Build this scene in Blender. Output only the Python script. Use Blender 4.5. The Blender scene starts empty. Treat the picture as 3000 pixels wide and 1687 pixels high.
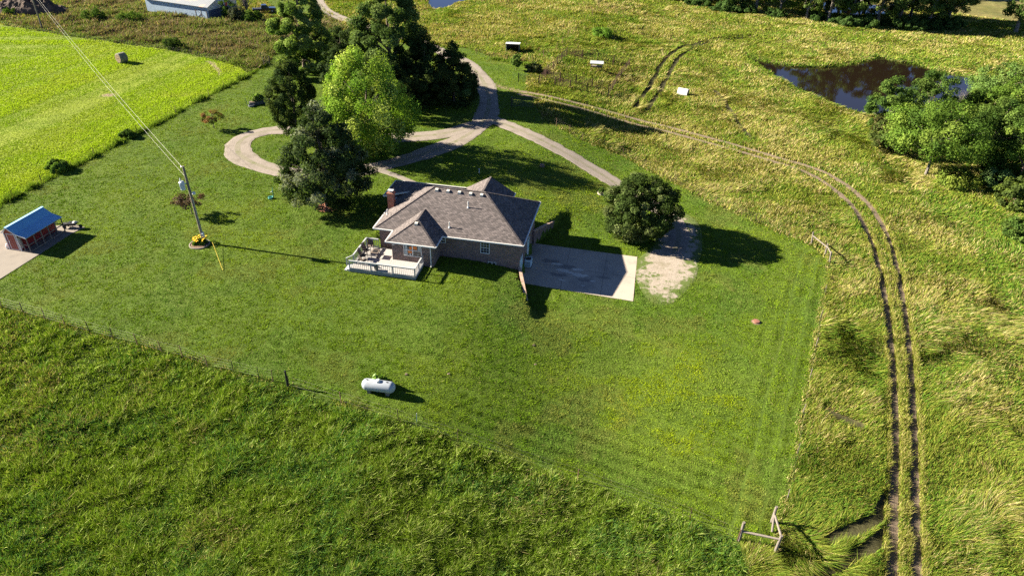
import bpy, math, random
import numpy as np
from mathutils import Vector, Matrix

rng = np.random.default_rng(11)
random.seed(5)
SC = bpy.context.scene
COL = SC.collection
GRASS_N = 2600000

# ------------------------------------------------------------------ camera
F, CX, CY, HC = 2080., 1500., 843.5, 40.
TH, RO = math.radians(33.1), math.radians(1.45)
fwd = np.array([0, math.cos(TH), -math.sin(TH)])
r0 = np.array([1., 0, 0]); u0 = np.array([0, math.sin(TH), math.cos(TH)])
RGT = r0*math.cos(RO)+u0*math.sin(RO)
UPV = -r0*math.sin(RO)+u0*math.cos(RO)
cam = bpy.data.cameras.new('camera'); co = bpy.data.objects.new('camera', cam); COL.objects.link(co)
cam.sensor_width = 36.; cam.sensor_fit = 'HORIZONTAL'; cam.lens = 36.*F/3000.
cam.clip_start = 0.5; cam.clip_end = 9000.
M = Matrix(((RGT[0], UPV[0], -fwd[0], 0), (RGT[1], UPV[1], -fwd[1], 0), (RGT[2], UPV[2], -fwd[2], HC), (0, 0, 0, 1)))
co.matrix_world = M
SC.camera = co

# ------------------------------------------------------------------ light
SUN_EL, SUN_DIR = math.radians(25.5), math.radians(-12.0)   # SUN_DIR: where shadows run on the ground
W = bpy.data.worlds.new('World'); SC.world = W; W.use_nodes = True
nt = W.node_tree; bg = nt.nodes['Background']
sky = nt.nodes.new('ShaderNodeTexSky'); sky.sky_type = 'NISHITA'; sky.sun_disc = False
sky.sun_elevation = SUN_EL; sky.sun_rotation = math.radians(-78.0)
sky.air_density = 0.33; sky.dust_density = 0.05; sky.ozone_density = 3.0
nt.links.new(sky.outputs[0], bg.inputs[0]); bg.inputs[1].default_value = 0.05
sl = bpy.data.lights.new('sun', 'SUN'); sl.energy = 5.0; sl.angle = math.radians(0.5); sl.color = (1.0, 0.90, 0.72)
so = bpy.data.objects.new('sun', sl); COL.objects.link(so)
ld = Vector((math.cos(SUN_DIR)*math.cos(SUN_EL), math.sin(SUN_DIR)*math.cos(SUN_EL), -math.sin(SUN_EL)))
so.rotation_euler = ld.to_track_quat('-Z', 'Y').to_euler(); so.location = (-60, 60, 60)
SC.view_settings.view_transform = 'Standard'; SC.view_settings.look = 'None'
SC.view_settings.exposure = 2.5; SC.view_settings.gamma = 1.0
SC.cycles.max_bounces = 6; SC.cycles.diffuse_bounces = 3; SC.cycles.glossy_bounces = 3
SC.cycles.transmission_bounces = 3; SC.cycles.transparent_max_bounces = 4
SC.cycles.use_denoising = False

# ------------------------------------------------------------------ noise / geometry helpers
def hash2(ix, iy, s):
    h = (ix.astype(np.int64)*374761393 + iy.astype(np.int64)*668265263 + s*982451653) & 0xffffffff
    h = ((h ^ (h >> 13))*1274126177) & 0xffffffff
    return ((h ^ (h >> 16)) & 0xffff)/65535.
def vnoise(x, y, s=0):
    ix = np.floor(x); iy = np.floor(y); fx = x-ix; fy = y-iy
    fx = fx*fx*(3-2*fx); fy = fy*fy*(3-2*fy)
    a = hash2(ix, iy, s); b = hash2(ix+1, iy, s); c = hash2(ix, iy+1, s); d = hash2(ix+1, iy+1, s)
    return (a*(1-fx)+b*fx)*(1-fy)+(c*(1-fx)+d*fx)*fy
def fbm(x, y, s=0, o=4):
    r = 0.; a = .5; t = 0.
    for i in range(o):
        r = r+a*vnoise(x*2**i+i*17.3, y*2**i+i*9.1, s+i); t += a; a *= .5
    return r/t
def sstep(a, b, x):
    t = np.clip((x-a)/(b-a), 0, 1); return t*t*(3-2*t)

# house frame (origin: south-west eave corner)
SWX, SWY = -15.2935, 68.3835
HA = math.radians(-10.7)
Ax = np.array([math.cos(HA), math.sin(HA)]); Bx = np.array([-math.sin(HA), math.cos(HA)])
def loc_ab(x, y):
    return (x-SWX)*Ax[0]+(y-SWY)*Ax[1], (x-SWX)*Bx[0]+(y-SWY)*Bx[1]
def ab(a, b):
    return SWX+a*Ax[0]+b*Bx[0], SWY+a*Ax[1]+b*Bx[1]

PONDS = []          # filled below: (polygon, depth)
def in_poly(x, y, poly):
    x = np.asarray(x); y = np.asarray(y); r = np.zeros(x.shape, bool)
    p = np.asarray(poly)
    bx = (x >= p[:, 0].min()) & (x <= p[:, 0].max()) & (y >= p[:, 1].min()) & (y <= p[:, 1].max())
    if not bx.any(): return r
    xs, ys = x[bx], y[bx]; rr = np.zeros(xs.shape, bool)
    j = len(p)-1
    for i in range(len(p)):
        xi, yi = p[i]; xj, yj = p[j]
        if yi != yj:
            c = ((yi > ys) != (yj > ys)) & (xs < (xj-xi)*(ys-yi)/(yj-yi)+xi)
            rr ^= c
        j = i
    r[bx] = rr
    return r
def dist_line(x, y, pl, lim=6.):
    p = np.asarray(pl)[:, :2]; d = np.full(np.shape(x), 1e9)
    bx = (x > p[:, 0].min()-lim) & (x < p[:, 0].max()+lim) & (y > p[:, 1].min()-lim) & (y < p[:, 1].max()+lim)
    if not bx.any(): return d
    xs, ys = x[bx], y[bx]; dd = np.full(xs.shape, 1e9)
    for i in range(len(p)-1):
        ax, ay = p[i]; ex, ey = p[i+1]-p[i]; L = ex*ex+ey*ey+1e-12
        t = np.clip(((xs-ax)*ex+(ys-ay)*ey)/L, 0, 1)
        dd = np.minimum(dd, np.hypot(xs-ax-t*ex, ys-ay-t*ey))
    d[bx] = dd
    return d

PADZ = -1.95
def hgt(x, y):
    """height of the land (without ponds)"""
    x = np.asarray(x, float); y = np.asarray(y, float)
    a, b = loc_ab(x, y)
    h = PADZ*sstep(9., 29., a)
    wl = np.where(b < 2, 16.25+np.clip(-b, 0, 30)*.41, np.where(b > 8.6, 16.3+np.clip(b-8.6, 0, 30)*.36, 16.25))
    w = (1-sstep(0, 4.5, -4.3-b))*(1-sstep(0, 5., b-13.2))*(a > wl)
    return h*(1-w)+PADZ*w
def ray(px, py):
    return fwd+RGT*(px-CX)/F-UPV*(py-CY)/F
def at_z(px, py, z):
    d = ray(px, py); t = (z-HC)/d[2]
    return np.array([0, 0, HC])+d*t
def G(px, py):
    """the point of the land seen at photo pixel (3000 wide)"""
    z = 0.
    for _ in range(8):
        p = at_z(px, py, z); z = .5*z+.5*float(hgt(p[0], p[1]))
    p = at_z(px, py, z)
    return np.array([p[0], p[1], float(hgt(p[0], p[1]))])
S = 3000/2576.
def D(px, py): return G(px*S, py*S)
def poly(pts, f=D): return np.array([f(*p)[:2] for p in pts])
def height_to(base, py):
    """height of a vertical at base whose top is seen at photo row py"""
    lo, hi = 0., 40.
    for _ in range(40):
        m = .5*(lo+hi); v = np.array([base[0], base[1], base[2]+m])-np.array([0, 0, HC])
        yy = CY-F*(v@UPV)/(v@fwd)
        if yy > py: lo = m
        else: hi = m
    return lo
def mpp(p):
    """metres per photo pixel at a point"""
    return float((np.array(p)-np.array([0, 0, HC]))@fwd)/F
def smooth(pts, n=8):
    p = np.asarray(pts, float); out = []
    P_ = np.vstack([2*p[0]-p[1], p, 2*p[-1]-p[-2]])
    for i in range(1, len(P_)-2):
        for k in range(n):
            t = k/n; a, b, c, d = P_[i-1], P_[i], P_[i+1], P_[i+2]
            out.append(.5*((2*b)+(-a+c)*t+(2*a-5*b+4*c-d)*t*t+(-a+3*b-3*c+d)*t**3))
    out.append(p[-1]); return np.array(out)

# ------------------------------------------------------------------ object helpers
def tag(o, label=None, cat=None, group=None, kind=None):
    if label: o['label'] = label
    if cat: o['category'] = cat
    if group: o['group'] = group
    if kind: o['kind'] = kind
    return o
def empty(name, loc=(0, 0, 0), rz=0., label=None, cat=None, group=None):
    o = bpy.data.objects.new(name, None); COL.objects.link(o); o.empty_display_size = .3
    o.location = Vector([float(c) for c in loc]); o.rotation_euler = (0, 0, rz)
    return tag(o, label, cat, group)
def mesh_np(name, co_, loops, starts, cols=None):
    me = bpy.data.meshes.new(name)
    me.vertices.add(len(co_)); me.vertices.foreach_set('co', np.ascontiguousarray(co_, np.float32).ravel())
    me.loops.add(len(loops)); me.loops.foreach_set('vertex_index', np.ascontiguousarray(loops, np.int32))
    me.polygons.add(len(starts)); me.polygons.foreach_set('loop_start', np.ascontiguousarray(starts, np.int32))
    me.update(calc_edges=True)
    if cols is not None:
        at = me.color_attributes.new('col', 'FLOAT_COLOR', 'POINT')
        c4 = np.ones((len(co_), 4), np.float32); c4[:, :3] = cols
        at.data.foreach_set('color', c4.ravel())
    return me
def link(name, me, m=None, parent=None):
    o = bpy.data.objects.new(name, me); COL.objects.link(o)
    if m is not None:
        for q in (m if isinstance(m, (list, tuple)) else [m]): me.materials.append(q)
    if parent is not None: o.parent = parent
    return o
class MB:
    def __init__(s): s.v = []; s.f = []; s.mi = []
    def face(s, pts, m=0):
        n = len(s.v); s.v += [tuple(float(c) for c in p) for p in pts]; s.f.append(list(range(n, n+len(pts)))); s.mi.append(m); return s
    def solid(s, bot, top, m=0):
        """prism between two rings"""
        n = len(bot); s0 = len(s.v)
        s.v += [tuple(float(c) for c in p) for p in bot]+[tuple(float(c) for c in p) for p in top]
        s.f.append([s0+i for i in range(n)][::-1]); s.mi.append(m)
        s.f.append([s0+n+i for i in range(n)]); s.mi.append(m)
        for i in range(n):
            j = (i+1) % n; s.f.append([s0+i, s0+j, s0+n+j, s0+n+i]); s.mi.append(m)
        return s
    def box(s, x0, x1, y0, y1, z0, z1, m=0):
        b = [(x0, y0, z0), (x1, y0, z0), (x1, y1, z0), (x0, y1, z0)]
        return s.solid(b, [(x, y, z1) for x, y, _ in b], m)
    def bar(s, p, q, w, h=None, m=0):
        """rectangular bar from p to q"""
        p = Vector(p); q = Vector(q); h = h or w; d = (q-p).normalized()
        u = d.cross(Vector((0, 0, 1)))
        if u.length < 1e-4: u = Vector((1, 0, 0))
        u.normalize(); v = u.cross(d).normalized()
        r = [(-1, -1), (1, -1), (1, 1), (-1, 1)]
        return s.solid([p+u*a*w/2+v*b*h/2 for a, b in r], [q+u*a*w/2+v*b*h/2 for a, b in r], m)
    def tube(s, p, q, r, r1=None, n=8, m=0):
        p = Vector(p); q = Vector(q); r1 = r if r1 is None else r1; d = (q-p).normalized()
        u = d.cross(Vector((0, 0, 1)))
        if u.length < 1e-4: u = Vector((1, 0, 0))
        u.normalize(); v = u.cross(d).normalized()
        c = [(math.cos(2*math.pi*i/n), math.sin(2*math.pi*i/n)) for i in range(n)]
        return s.solid([p+(u*a+v*b)*r for a, b in c], [q+(u*a+v*b)*r1 for a, b in c], m)
    def path(s, pts, r, n=6, m=0):
        for i in range(len(pts)-1): s.tube(pts[i], pts[i+1], r, r, n, m)
        return s
    def lathe(s, prof, n=20, c=(0, 0, 0), axis='z', m=0):
        s0 = len(s.v)
        for r, z in prof:
            for i in range(n):
                t = 2*math.pi*i/n; a, b = r*math.cos(t), r*math.sin(t)
                s.v.append((c[0]+a, c[1]+b, c[2]+z) if axis == 'z' else (c[0]+z, c[1]+a, c[2]+b))
        k = len(prof)
        for j in range(k-1):
            for i in range(n):
                i2 = (i+1) % n
                s.f.append([s0+j*n+i, s0+j*n+i2, s0+(j+1)*n+i2, s0+(j+1)*n+i]); s.mi.append(m)
        if prof[0][0] > 1e-6: s.f.append([s0+i for i in range(n)][::-1]); s.mi.append(m)
        if prof[-1][0] > 1e-6: s.f.append([s0+(k-1)*n+i for i in range(n)]); s.mi.append(m)
        return s
    def build(s, name, m, parent=None, smooth=False, bevel=0):
        me = bpy.data.meshes.new(name); me.from_pydata(s.v, [], s.f)
        o = link(name, me, m, parent)
        me.polygons.foreach_set('material_index', s.mi)
        uv = me.uv_layers.new(name='UVMap')
        for p in me.polygons:
            nn = p.normal; t = Vector((-nn.y, nn.x, 0))
            if t.length < 1e-3: t = Vector((1, 0, 0))
            t.normalize(); w = nn.cross(t)
            if w.z < 0: w = -w; 
            for li in p.loop_indices:
                q = me.vertices[me.loops[li].vertex_index].co; uv.data[li].uv = (q.dot(t), q.dot(w))
        if smooth: me.polygons.foreach_set('use_smooth', [True]*len(me.polygons))
        me.update()
        if smooth:
            try: me.set_sharp_from_angle(angle=math.radians(40))
            except Exception: pass
        if bevel:
            b = o.modifiers.new('bevel', 'BEVEL'); b.width = bevel; b.segments = 2; b.limit_method = 'ANGLE'
        return o
def copy_tree(o, parent=None):
    c = o.copy(); COL.objects.link(c)
    if parent is not None: c.parent = parent
    for ch in list(o.children): copy_tree(ch, c)
    return c

# ------------------------------------------------------------------ materials
def _new(name):
    m = bpy.data.materials.new(name); m.use_nodes = True; t = m.node_tree
    return m, t, t.nodes['Principled BSDF']
def mat(name, c, rough=.7, var=.15, scale=3., metal=0., bump=0., bscale=30., spec=.3, dirt=None, dscale=.6):
    m, t, b = _new(name); N, L = t.nodes, t.links
    b.inputs['Roughness'].default_value = rough; b.inputs['Metallic'].default_value = metal
    b.inputs['Specular IOR Level'].default_value = spec
    tc = N.new('ShaderNodeTexCoord')
    no = N.new('ShaderNodeTexNoise'); no.inputs['Scale'].default_value = scale; no.inputs['Detail'].default_value = 6
    L.new(tc.outputs['Object'], no.inputs['Vector'])
    mx = N.new('ShaderNodeMix'); mx.data_type = 'RGBA'
    mx.inputs['A'].default_value = (*[v*(1-var) for v in c], 1); mx.inputs['B'].default_value = (*[min(1, v*(1+var)) for v in c], 1)
    L.new(no.outputs['Fac'], mx.inputs['Factor']); last = mx.outputs['Result']
    if dirt:
        n2 = N.new('ShaderNodeTexNoise'); n2.inputs['Scale'].default_value = dscale; n2.inputs['Detail'].default_value = 8
        n2.inputs['Roughness'].default_value = .65
        L.new(tc.outputs['Object'], n2.inputs['Vector'])
        cr = N.new('ShaderNodeValToRGB'); cr.color_ramp.elements[0].position = .5; cr.color_ramp.elements[1].position = .68
        L.new(n2.outputs['Fac'], cr.inputs['Fac'])
        m2 = N.new('ShaderNodeMix'); m2.data_type = 'RGBA'; L.new(cr.outputs['Color'], m2.inputs['Factor'])
        L.new(last, m2.inputs['A']); m2.inputs['B'].default_value = (*dirt, 1); last = m2.outputs['Result']
    L.new(last, b.inputs['Base Color'])
    if bump:
        n3 = N.new('ShaderNodeTexNoise'); n3.inputs['Scale'].default_value = bscale; n3.inputs['Detail'].default_value = 4
        L.new(tc.outputs['Object'], n3.inputs['Vector'])
        bp = N.new('ShaderNodeBump'); bp.inputs['Strength'].default_value = bump; bp.inputs['Distance'].default_value = .05
        L.new(n3.outputs['Fac'], bp.inputs['Height']); L.new(bp.outputs['Normal'], b.inputs['Normal'])
    return m
def brickmat(name, c1, c2, mortar, bw, bh, ms=.012, rough=.85, bias=0., bump=.5, patch=None, offset=.5):
    m, t, b = _new(name); N, L = t.nodes, t.links
    b.inputs['Roughness'].default_value = rough; b.inputs['Specular IOR Level'].default_value = .2
    uv = N.new('ShaderNodeUVMap')
    br = N.new('ShaderNodeTexBrick'); br.inputs['Scale'].default_value = 1.0
    br.inputs['Brick Width'].default_value = bw; br.inputs['Row Height'].default_value = bh
    br.inputs['Mortar Size'].default_value = ms; br.inputs['Mortar Smooth'].default_value = .2; br.inputs['Bias'].default_value = bias
    br.offset = offset
    br.inputs['Color1'].default_value = (*c1, 1); br.inputs['Color2'].default_value = (*c2, 1); br.inputs['Mortar'].default_value = (*mortar, 1)
    L.new(uv.outputs['UV'], br.inputs['Vector'])
    no = N.new('ShaderNodeTexNoise'); no.inputs['Scale'].default_value = 1.3; no.inputs['Detail'].default_value = 7
    tc = N.new('ShaderNodeTexCoord'); mp = N.new('ShaderNodeMapping'); mp.inputs['Scale'].default_value = (1, 1, 3.)
    L.new(tc.outputs['Object'], mp.inputs['Vector']); L.new(mp.outputs['Vector'], no.inputs['Vector'])
    mr = N.new('ShaderNodeMapRange'); mr.inputs['To Min'].default_value = .62; mr.inputs['To Max'].default_value = 1.38
    L.new(no.outputs['Fac'], mr.inputs['Value'])
    mu = N.new('ShaderNodeVectorMath'); mu.operation = 'MULTIPLY'
    L.new(br.outputs['Color'], mu.inputs[0]); L.new(mr.outputs['Result'], mu.inputs[1])
    L.new(mu.outputs['Vector'], b.inputs['Base Color'])
    bp = N.new('ShaderNodeBump'); bp.inputs['Strength'].default_value = bump; bp.inputs['Distance'].default_value = .02; bp.invert = True
    L.new(br.outputs['Fac'], bp.inputs['Height']); L.new(bp.outputs['Normal'], b.inputs['Normal'])
    return m
def attrmat(name, trans=.25, rough=.6, tint=(1., 1., .6), gloss=.0):
    m = bpy.data.materials.new(name); m.use_nodes = True; t = m.node_tree; N, L = t.nodes, t.links
    N.remove(N['Principled BSDF']); out = N['Material Output']
    at = N.new('ShaderNodeAttribute'); at.attribute_name = 'col'
    d = N.new('ShaderNodeBsdfDiffuse'); tr = N.new('ShaderNodeBsdfTranslucent')
    tm = N.new('ShaderNodeVectorMath'); tm.operation = 'MULTIPLY'; tm.inputs[1].default_value = tint
    L.new(at.outputs['Color'], d.inputs['Color']); L.new(at.outputs['Color'], tm.inputs[0]); L.new(tm.outputs['Vector'], tr.inputs['Color'])
    mx = N.new('ShaderNodeMixShader'); mx.inputs[0].default_value = trans
    L.new(d.outputs[0], mx.inputs[1]); L.new(tr.outputs[0], mx.inputs[2]); last = mx.outputs[0]
    if gloss:
        g = N.new('ShaderNodeBsdfGlossy'); g.inputs['Roughness'].default_value = rough; g.inputs['Color'].default_value = (.8, .85, .9, 1)
        m2 = N.new('ShaderNodeMixShader'); m2.inputs[0].default_value = gloss
        L.new(last, m2.inputs[1]); L.new(g.outputs[0], m2.inputs[2]); last = m2.outputs[0]
    L.new(last, out.inputs['Surface'])
    return m
def stripemat(name, c, dark, width, rough=.45, metal=0., rust=None):
    """ribbed sheet metal: ribs along v, spaced along u"""
    m, t, b = _new(name); N, L = t.nodes, t.links
    b.inputs['Roughness'].default_value = rough; b.inputs['Metallic'].default_value = metal
    uv = N.new('ShaderNodeUVMap'); sp = N.new('ShaderNodeSeparateXYZ'); L.new(uv.outputs['UV'], sp.inputs[0])
    dv = N.new('ShaderNodeMath'); dv.operation = 'DIVIDE'; dv.inputs[1].default_value = width; L.new(sp.outputs['X'], dv.inputs[0])
    fr = N.new('ShaderNodeMath'); fr.operation = 'FRACT'; L.new(dv.outputs[0], fr.inputs[0])
    cr = N.new('ShaderNodeValToRGB'); e = cr.color_ramp.elements; e[0].position = .0; e[0].color = (0, 0, 0, 1); e[1].position = .12; e[1].color = (1, 1, 1, 1)
    e2 = cr.color_ramp.elements.new(.88); e2.color = (1, 1, 1, 1); e3 = cr.color_ramp.elements.new(1.); e3.color = (0, 0, 0, 1)
    L.new(fr.outputs[0], cr.inputs['Fac'])
    no = N.new('ShaderNodeTexNoise'); no.inputs['Scale'].default_value = .5; no.inputs['Detail'].default_value = 5
    tc = N.new('ShaderNodeTexCoord'); L.new(tc.outputs['Object'], no.inputs['Vector'])
    mx = N.new('ShaderNodeMix'); mx.data_type = 'RGBA'; mx.inputs['A'].default_value = (*dark, 1); mx.inputs['B'].default_value = (*c, 1)
    L.new(cr.outputs['Color'], mx.inputs['Factor']); last = mx.outputs['Result']
    mr = N.new('ShaderNodeMapRange'); mr.inputs['To Min'].default_value = .82; mr.inputs['To Max'].default_value = 1.16
    L.new(no.outputs['Fac'], mr.inputs['Value'])
    mu = N.new('ShaderNodeVectorMath'); mu.operation = 'MULTIPLY'; L.new(last, mu.inputs[0]); L.new(mr.outputs['Result'], mu.inputs[1]); last = mu.outputs['Vector']
    if rust:
        n2 = N.new('ShaderNodeTexNoise'); n2.inputs['Scale'].default_value = .35; L.new(tc.outputs['Object'], n2.inputs['Vector'])
        c2 = N.new('ShaderNodeValToRGB'); c2.color_ramp.elements[0].position = .6; c2.color_ramp.elements[1].position = .66
        L.new(n2.outputs['Fac'], c2.inputs['Fac'])
        m2 = N.new('ShaderNodeMix'); m2.data_type = 'RGBA'; L.new(c2.outputs['Color'], m2.inputs['Factor']); L.new(last, m2.inputs['A'])
        m2.inputs['B'].default_value = (*rust, 1); last = m2.outputs['Result']
    L.new(last, b.inputs['Base Color'])
    bp = N.new('ShaderNodeBump'); bp.inputs['Strength'].default_value = .6; bp.inputs['Distance'].default_value = .03
    L.new(cr.outputs['Color'], bp.inputs['Height']); L.new(bp.outputs['Normal'], b.inputs['Normal'])
    return m

MT = dict(
    brick=brickmat('brick', (.205, .115, .098), (.085, .063, .058), (.20, .175, .155), .23, .075, .010),
    redbrick=brickmat('red_brick', (.36, .10, .055), (.25, .065, .035), (.30, .22, .17), .23, .075, .010),
    capbrick=brickmat('cap_brick', (.40, .25, .18), (.28, .17, .13), (.33, .28, .23), .23, .10, .012),
    shingle=brickmat('shingle', (.150, .126, .122), (.066, .057, .057), (.03, .026, .026), .33, .16, .014, .9, bump=.35),
    white=mat('white_paint', (.50, .50, .49), .5, .05),
    cream=mat('cream_trim', (.40, .385, .35), .5, .06),
    glass=mat('dark_glass', (.025, .03, .035), .06, .2, spec=.6),
    curtain_and_reflection=mat('grey_curtain', (.30, .33, .33), .9, .2, 6.),
    orange=mat('orange_reflection', (.55, .16, .03), .8, .3, 9.),  # flat colour standing in for orange reflections in the bay window
    concrete=mat('pad_concrete', (.31, .265, .22), .85, .08, 1.2, bump=.15, dirt=(.22, .195, .17), dscale=.35),
    oldconcrete=mat('old_concrete', (.165, .142, .12), .85, .14, 1.5, bump=.15, dirt=(.115, .10, .087), dscale=.25),
    stain=mat('pale_cement_patch', (.44, .40, .35), .9, .15, 2.),
    oil=mat('oil_stain', (.17, .15, .135), .8, .2, 2.),
    gravelmid=mat('grassy_gravel', (.15, .132, .098), .95, .35, 4., bump=.6, bscale=9., dirt=(.095, .10, .04), dscale=.7),
    joint=mat('joint', (.16, .14, .12), .9),
    gravel=mat('gravel', (.18, .152, .13), .95, .36, 5., bump=.6, bscale=9., dirt=(.125, .106, .082), dscale=.4),
    gravelthin=mat('thin_gravel', (.185, .155, .122), .95, .4, 5., bump=.6, bscale=9., dirt=(.10, .10, .04), dscale=.8),
    dirt=mat('rut_dirt', (.135, .10, .07), .95, .35, 1.5, bump=.8, bscale=8.),
    heap=mat('heap_soil', (.055, .038, .03), .95, .6, 1.2, bump=1., bscale=2.5, dirt=(.13, .085, .065), dscale=.5),
    skirt=mat('skirt_paint', (.17, .18, .19), .6, .1),
    soil=mat('soil', (.12, .075, .05), .95, .5, 2.5, bump=1., bscale=6.),
    mulch=mat('red_mulch', (.19, .075, .045), .95, .5, 6., bump=1., bscale=20.),
    deckfloor=stripemat('deck_boards', (.30, .285, .275), (.15, .14, .135), .14, .7),
    deckpaint=mat('grey_deck_paint', (.30, .31, .32), .6, .08),
    dark=mat('dark_metal', (.03, .027, .025), .5, .2),
    sling=mat('brown_sling', (.11, .085, .07), .8, .2),
    black=mat('black', (.015, .015, .016), .5, .2),
    redwall=stripemat('red_siding', (.22, .012, .016), (.10, .006, .008), .30, .45),
    bluemetal=stripemat('blue_roof', (.13, .32, .52), (.085, .21, .36), .24, .38),
    wood=mat('weathered_wood', (.135, .115, .10), .85, .3, 5., bump=.4, bscale=14.),
    darkwood=mat('dark_wood', (.07, .058, .05), .85, .3, 5.),
    pole=mat('pole_wood', (.125, .108, .088), .85, .3, 4., bump=.4),
    galv=mat('galvanised', (.50, .52, .54), .4, .1, 3., metal=.4),
    xfm=mat('transformer_grey', (.36, .41, .46), .35, .06),
    tank=mat('tank_white', (.26, .285, .32), .45, .08, 1.5, dirt=(.205, .215, .235), dscale=1.2),
    rustpipe=mat('rusty_pipe', (.085, .045, .03), .8, .4, 4.),
    hay=mat('hay', (.17, .125, .07), .95, .35, 9., bump=1., bscale=14.),
    haygrey=mat('weathered_hay', (.15, .15, .115), .95, .3, 5., bump=1., bscale=12.),
    wire=mat('fence_wire', (.12, .11, .10), .6, .2),
    barnside=stripemat('barn_siding', (.23, .30, .38), (.12, .16, .22), .42, .45, rust=None),
    barnroof=stripemat('barn_roof', (.20, .21, .22), (.155, .165, .175), .6, .4, rust=(.48, .27, .21)),
    barnblue=mat('barn_blue', (.05, .075, .13), .6, .2), red=mat('red_paint', (.38, .03, .03), .5, .1),
    trunk=mat('bark', (.11, .085, .065), .95, .4, 5., bump=.8, bscale=10.),
    greybark=mat('grey_bark', (.13, .115, .10), .95, .35, 5., bump=.8, bscale=10.),
    carpaint=mat('black_car_paint', (.012, .013, .017), .2, .1, spec=.6),
    rubber=mat('rubber', (.02, .02, .02), .8, .1), yellow=mat('yellow_plastic', (.42, .31, .03), .5, .1),
    green=mat('green_iron', (.04, .16, .12), .5, .2), plastic=mat('black_plastic', (.03, .03, .03), .5, .2),
    ac=mat('ac_steel', (.44, .54, .58), .45, .08), leaf=attrmat('leaf', .36, .45, (1.1, 1.2, .5)),
    grass=attrmat('grass_blade', .28, .6, (1.05, 1.1, .5)), bloom=mat('yellow_bloom', (.78, .47, .02), .7, .25, 9.),
    tarp=mat('pale_tarp', (.50, .55, .60), .5, .1),
)

def ragged(name, inner, soil, dirt):
    """loose gravel thinning out into the lawn soil towards the edge of its patch"""
    m = mat(name, inner, .95, .4, 5., bump=.6, bscale=9., dirt=dirt, dscale=.8); t = m.node_tree; N, L = t.nodes, t.links; b = N['Principled BSDF']
    last = b.inputs['Base Color'].links[0].from_socket
    at = N.new('ShaderNodeAttribute'); at.attribute_name = 'edge'
    tc = N.new('ShaderNodeTexCoord'); no = N.new('ShaderNodeTexNoise'); no.inputs['Scale'].default_value = .75; no.inputs['Detail'].default_value = 10; no.inputs['Roughness'].default_value = .72
    L.new(tc.outputs['Object'], no.inputs['Vector'])
    ad = N.new('ShaderNodeMath'); ad.operation = 'MULTIPLY_ADD'; ad.inputs[1].default_value = 2.6; L.new(no.outputs['Fac'], ad.inputs[0]); L.new(at.outputs['Fac'], ad.inputs[2])
    cr = N.new('ShaderNodeMapRange'); cr.inputs['From Min'].default_value = 1.92; cr.inputs['From Max'].default_value = 2.12; L.new(ad.outputs[0], cr.inputs['Value'])
    mx = N.new('ShaderNodeMix'); mx.data_type = 'RGBA'; L.new(cr.outputs['Result'], mx.inputs['Factor']); L.new(last, mx.inputs['A']); mx.inputs['B'].default_value = (*soil, 1)
    L.new(mx.outputs['Result'], b.inputs['Base Color']); return m
MT['parking'] = ragged('parking_gravel', (.235, .20, .165), (.062, .088, .016), (.15, .13, .085))

# ------------------------------------------------------------------ layout of the land
def P_(*pts): return poly(pts, D)
FENCE_HAY = P_((-40, 540), (0, 515), (130, 447), (235, 395), (330, 343), (400, 310), (480, 265), (560, 223), (620, 193), (668, 162))
_bl = [(22, 138), (183, 185), (342, 225), (495, 272), (680, 320), (855, 368), (1040, 415), (1222, 470), (1380, 505), (1567, 570), (1765, 620), (1955, 670)]
BL_POSTS = [(x/2.576, 850+y/2.576) for x, y in _bl]
BL_LATER = [(1167, 1231), (1222, 1236), (1342, 1289), (1692, 1405), (2021, 1521)]
FENCE_BL = poly([(-120, 870)]+BL_POSTS+[(843.5, 1131), (1000, 1180)]+BL_LATER+[(2166, 1580)], G)
FENCE_R = poly([(2272, 1616), (2310, 1441), (2333, 1342), (2352, 1206), (2385, 1040), (2408, 900), (2430, 771)], G)
FENCE_NE = poly([(2377, 716), (2310, 690), (2213, 650), (2096, 597), (1980, 538), (1825, 455), (1706, 410), (1669, 388), (1630, 368), (1590, 345)], G)
LAWN = np.vstack([FENCE_HAY, P_((700, 130), (800, 85), (900, 70), (960, 95), (1060, 120), (1169, 120), (1212, 133), (1241, 145), (1284, 152), (1341, 157), (1325, 190), (1320, 225), (1345, 262)),
                  FENCE_NE[::-1], FENCE_R[::-1], FENCE_BL[::-1]])
HAYF = np.vstack([FENCE_HAY[::-1], P_((-700, 900)), P_((-1200, 300), (-500, 70), (0, 62), (150, 88), (300, 110), (430, 127), (540, 150), (600, 170), (622, 185))])
WEED = P_((-900, 20), (0, 60), (150, 88), (300, 110), (430, 127), (540, 150), (600, 170), (622, 190), (668, 162), (700, 130), (800, 85), (880, 70), (800, 30), (730, 45), (620, 52), (560, 52), (360, 12), (340, -25), (120, 15), (60, 45), (-300, 20))
BLM = np.vstack([FENCE_BL, np.array([(16.0, 20.), (-90., 20.), (-120., 70.)])])
YARDTOP = P_((640, -40), (780, -40), (815, 25), (800, 30), (730, 45), (690, 30))
road = smooth(P_((770, -60), (790, -15), (812, 22), (850, 44), (905, 62), (980, 82), (1060, 108), (1120, 135), (1180, 165), (1212, 200), (1228, 240), (1228, 275), (1212, 310), (1160, 350), (1060, 390), (960, 418), (880, 435), (800, 440), (710, 433), (640, 412), (600, 385), (606, 355), (650, 335), (720, 328), (830, 340), (940, 348), (1040, 345), (1130, 335), (1200, 312)), 10)
branch = smooth(P_((1235, 300), (1290, 322), (1370, 358), (1450, 402), (1530, 450), (1610, 500), (1680, 540), (1708, 590), (1690, 650)), 8)
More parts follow.
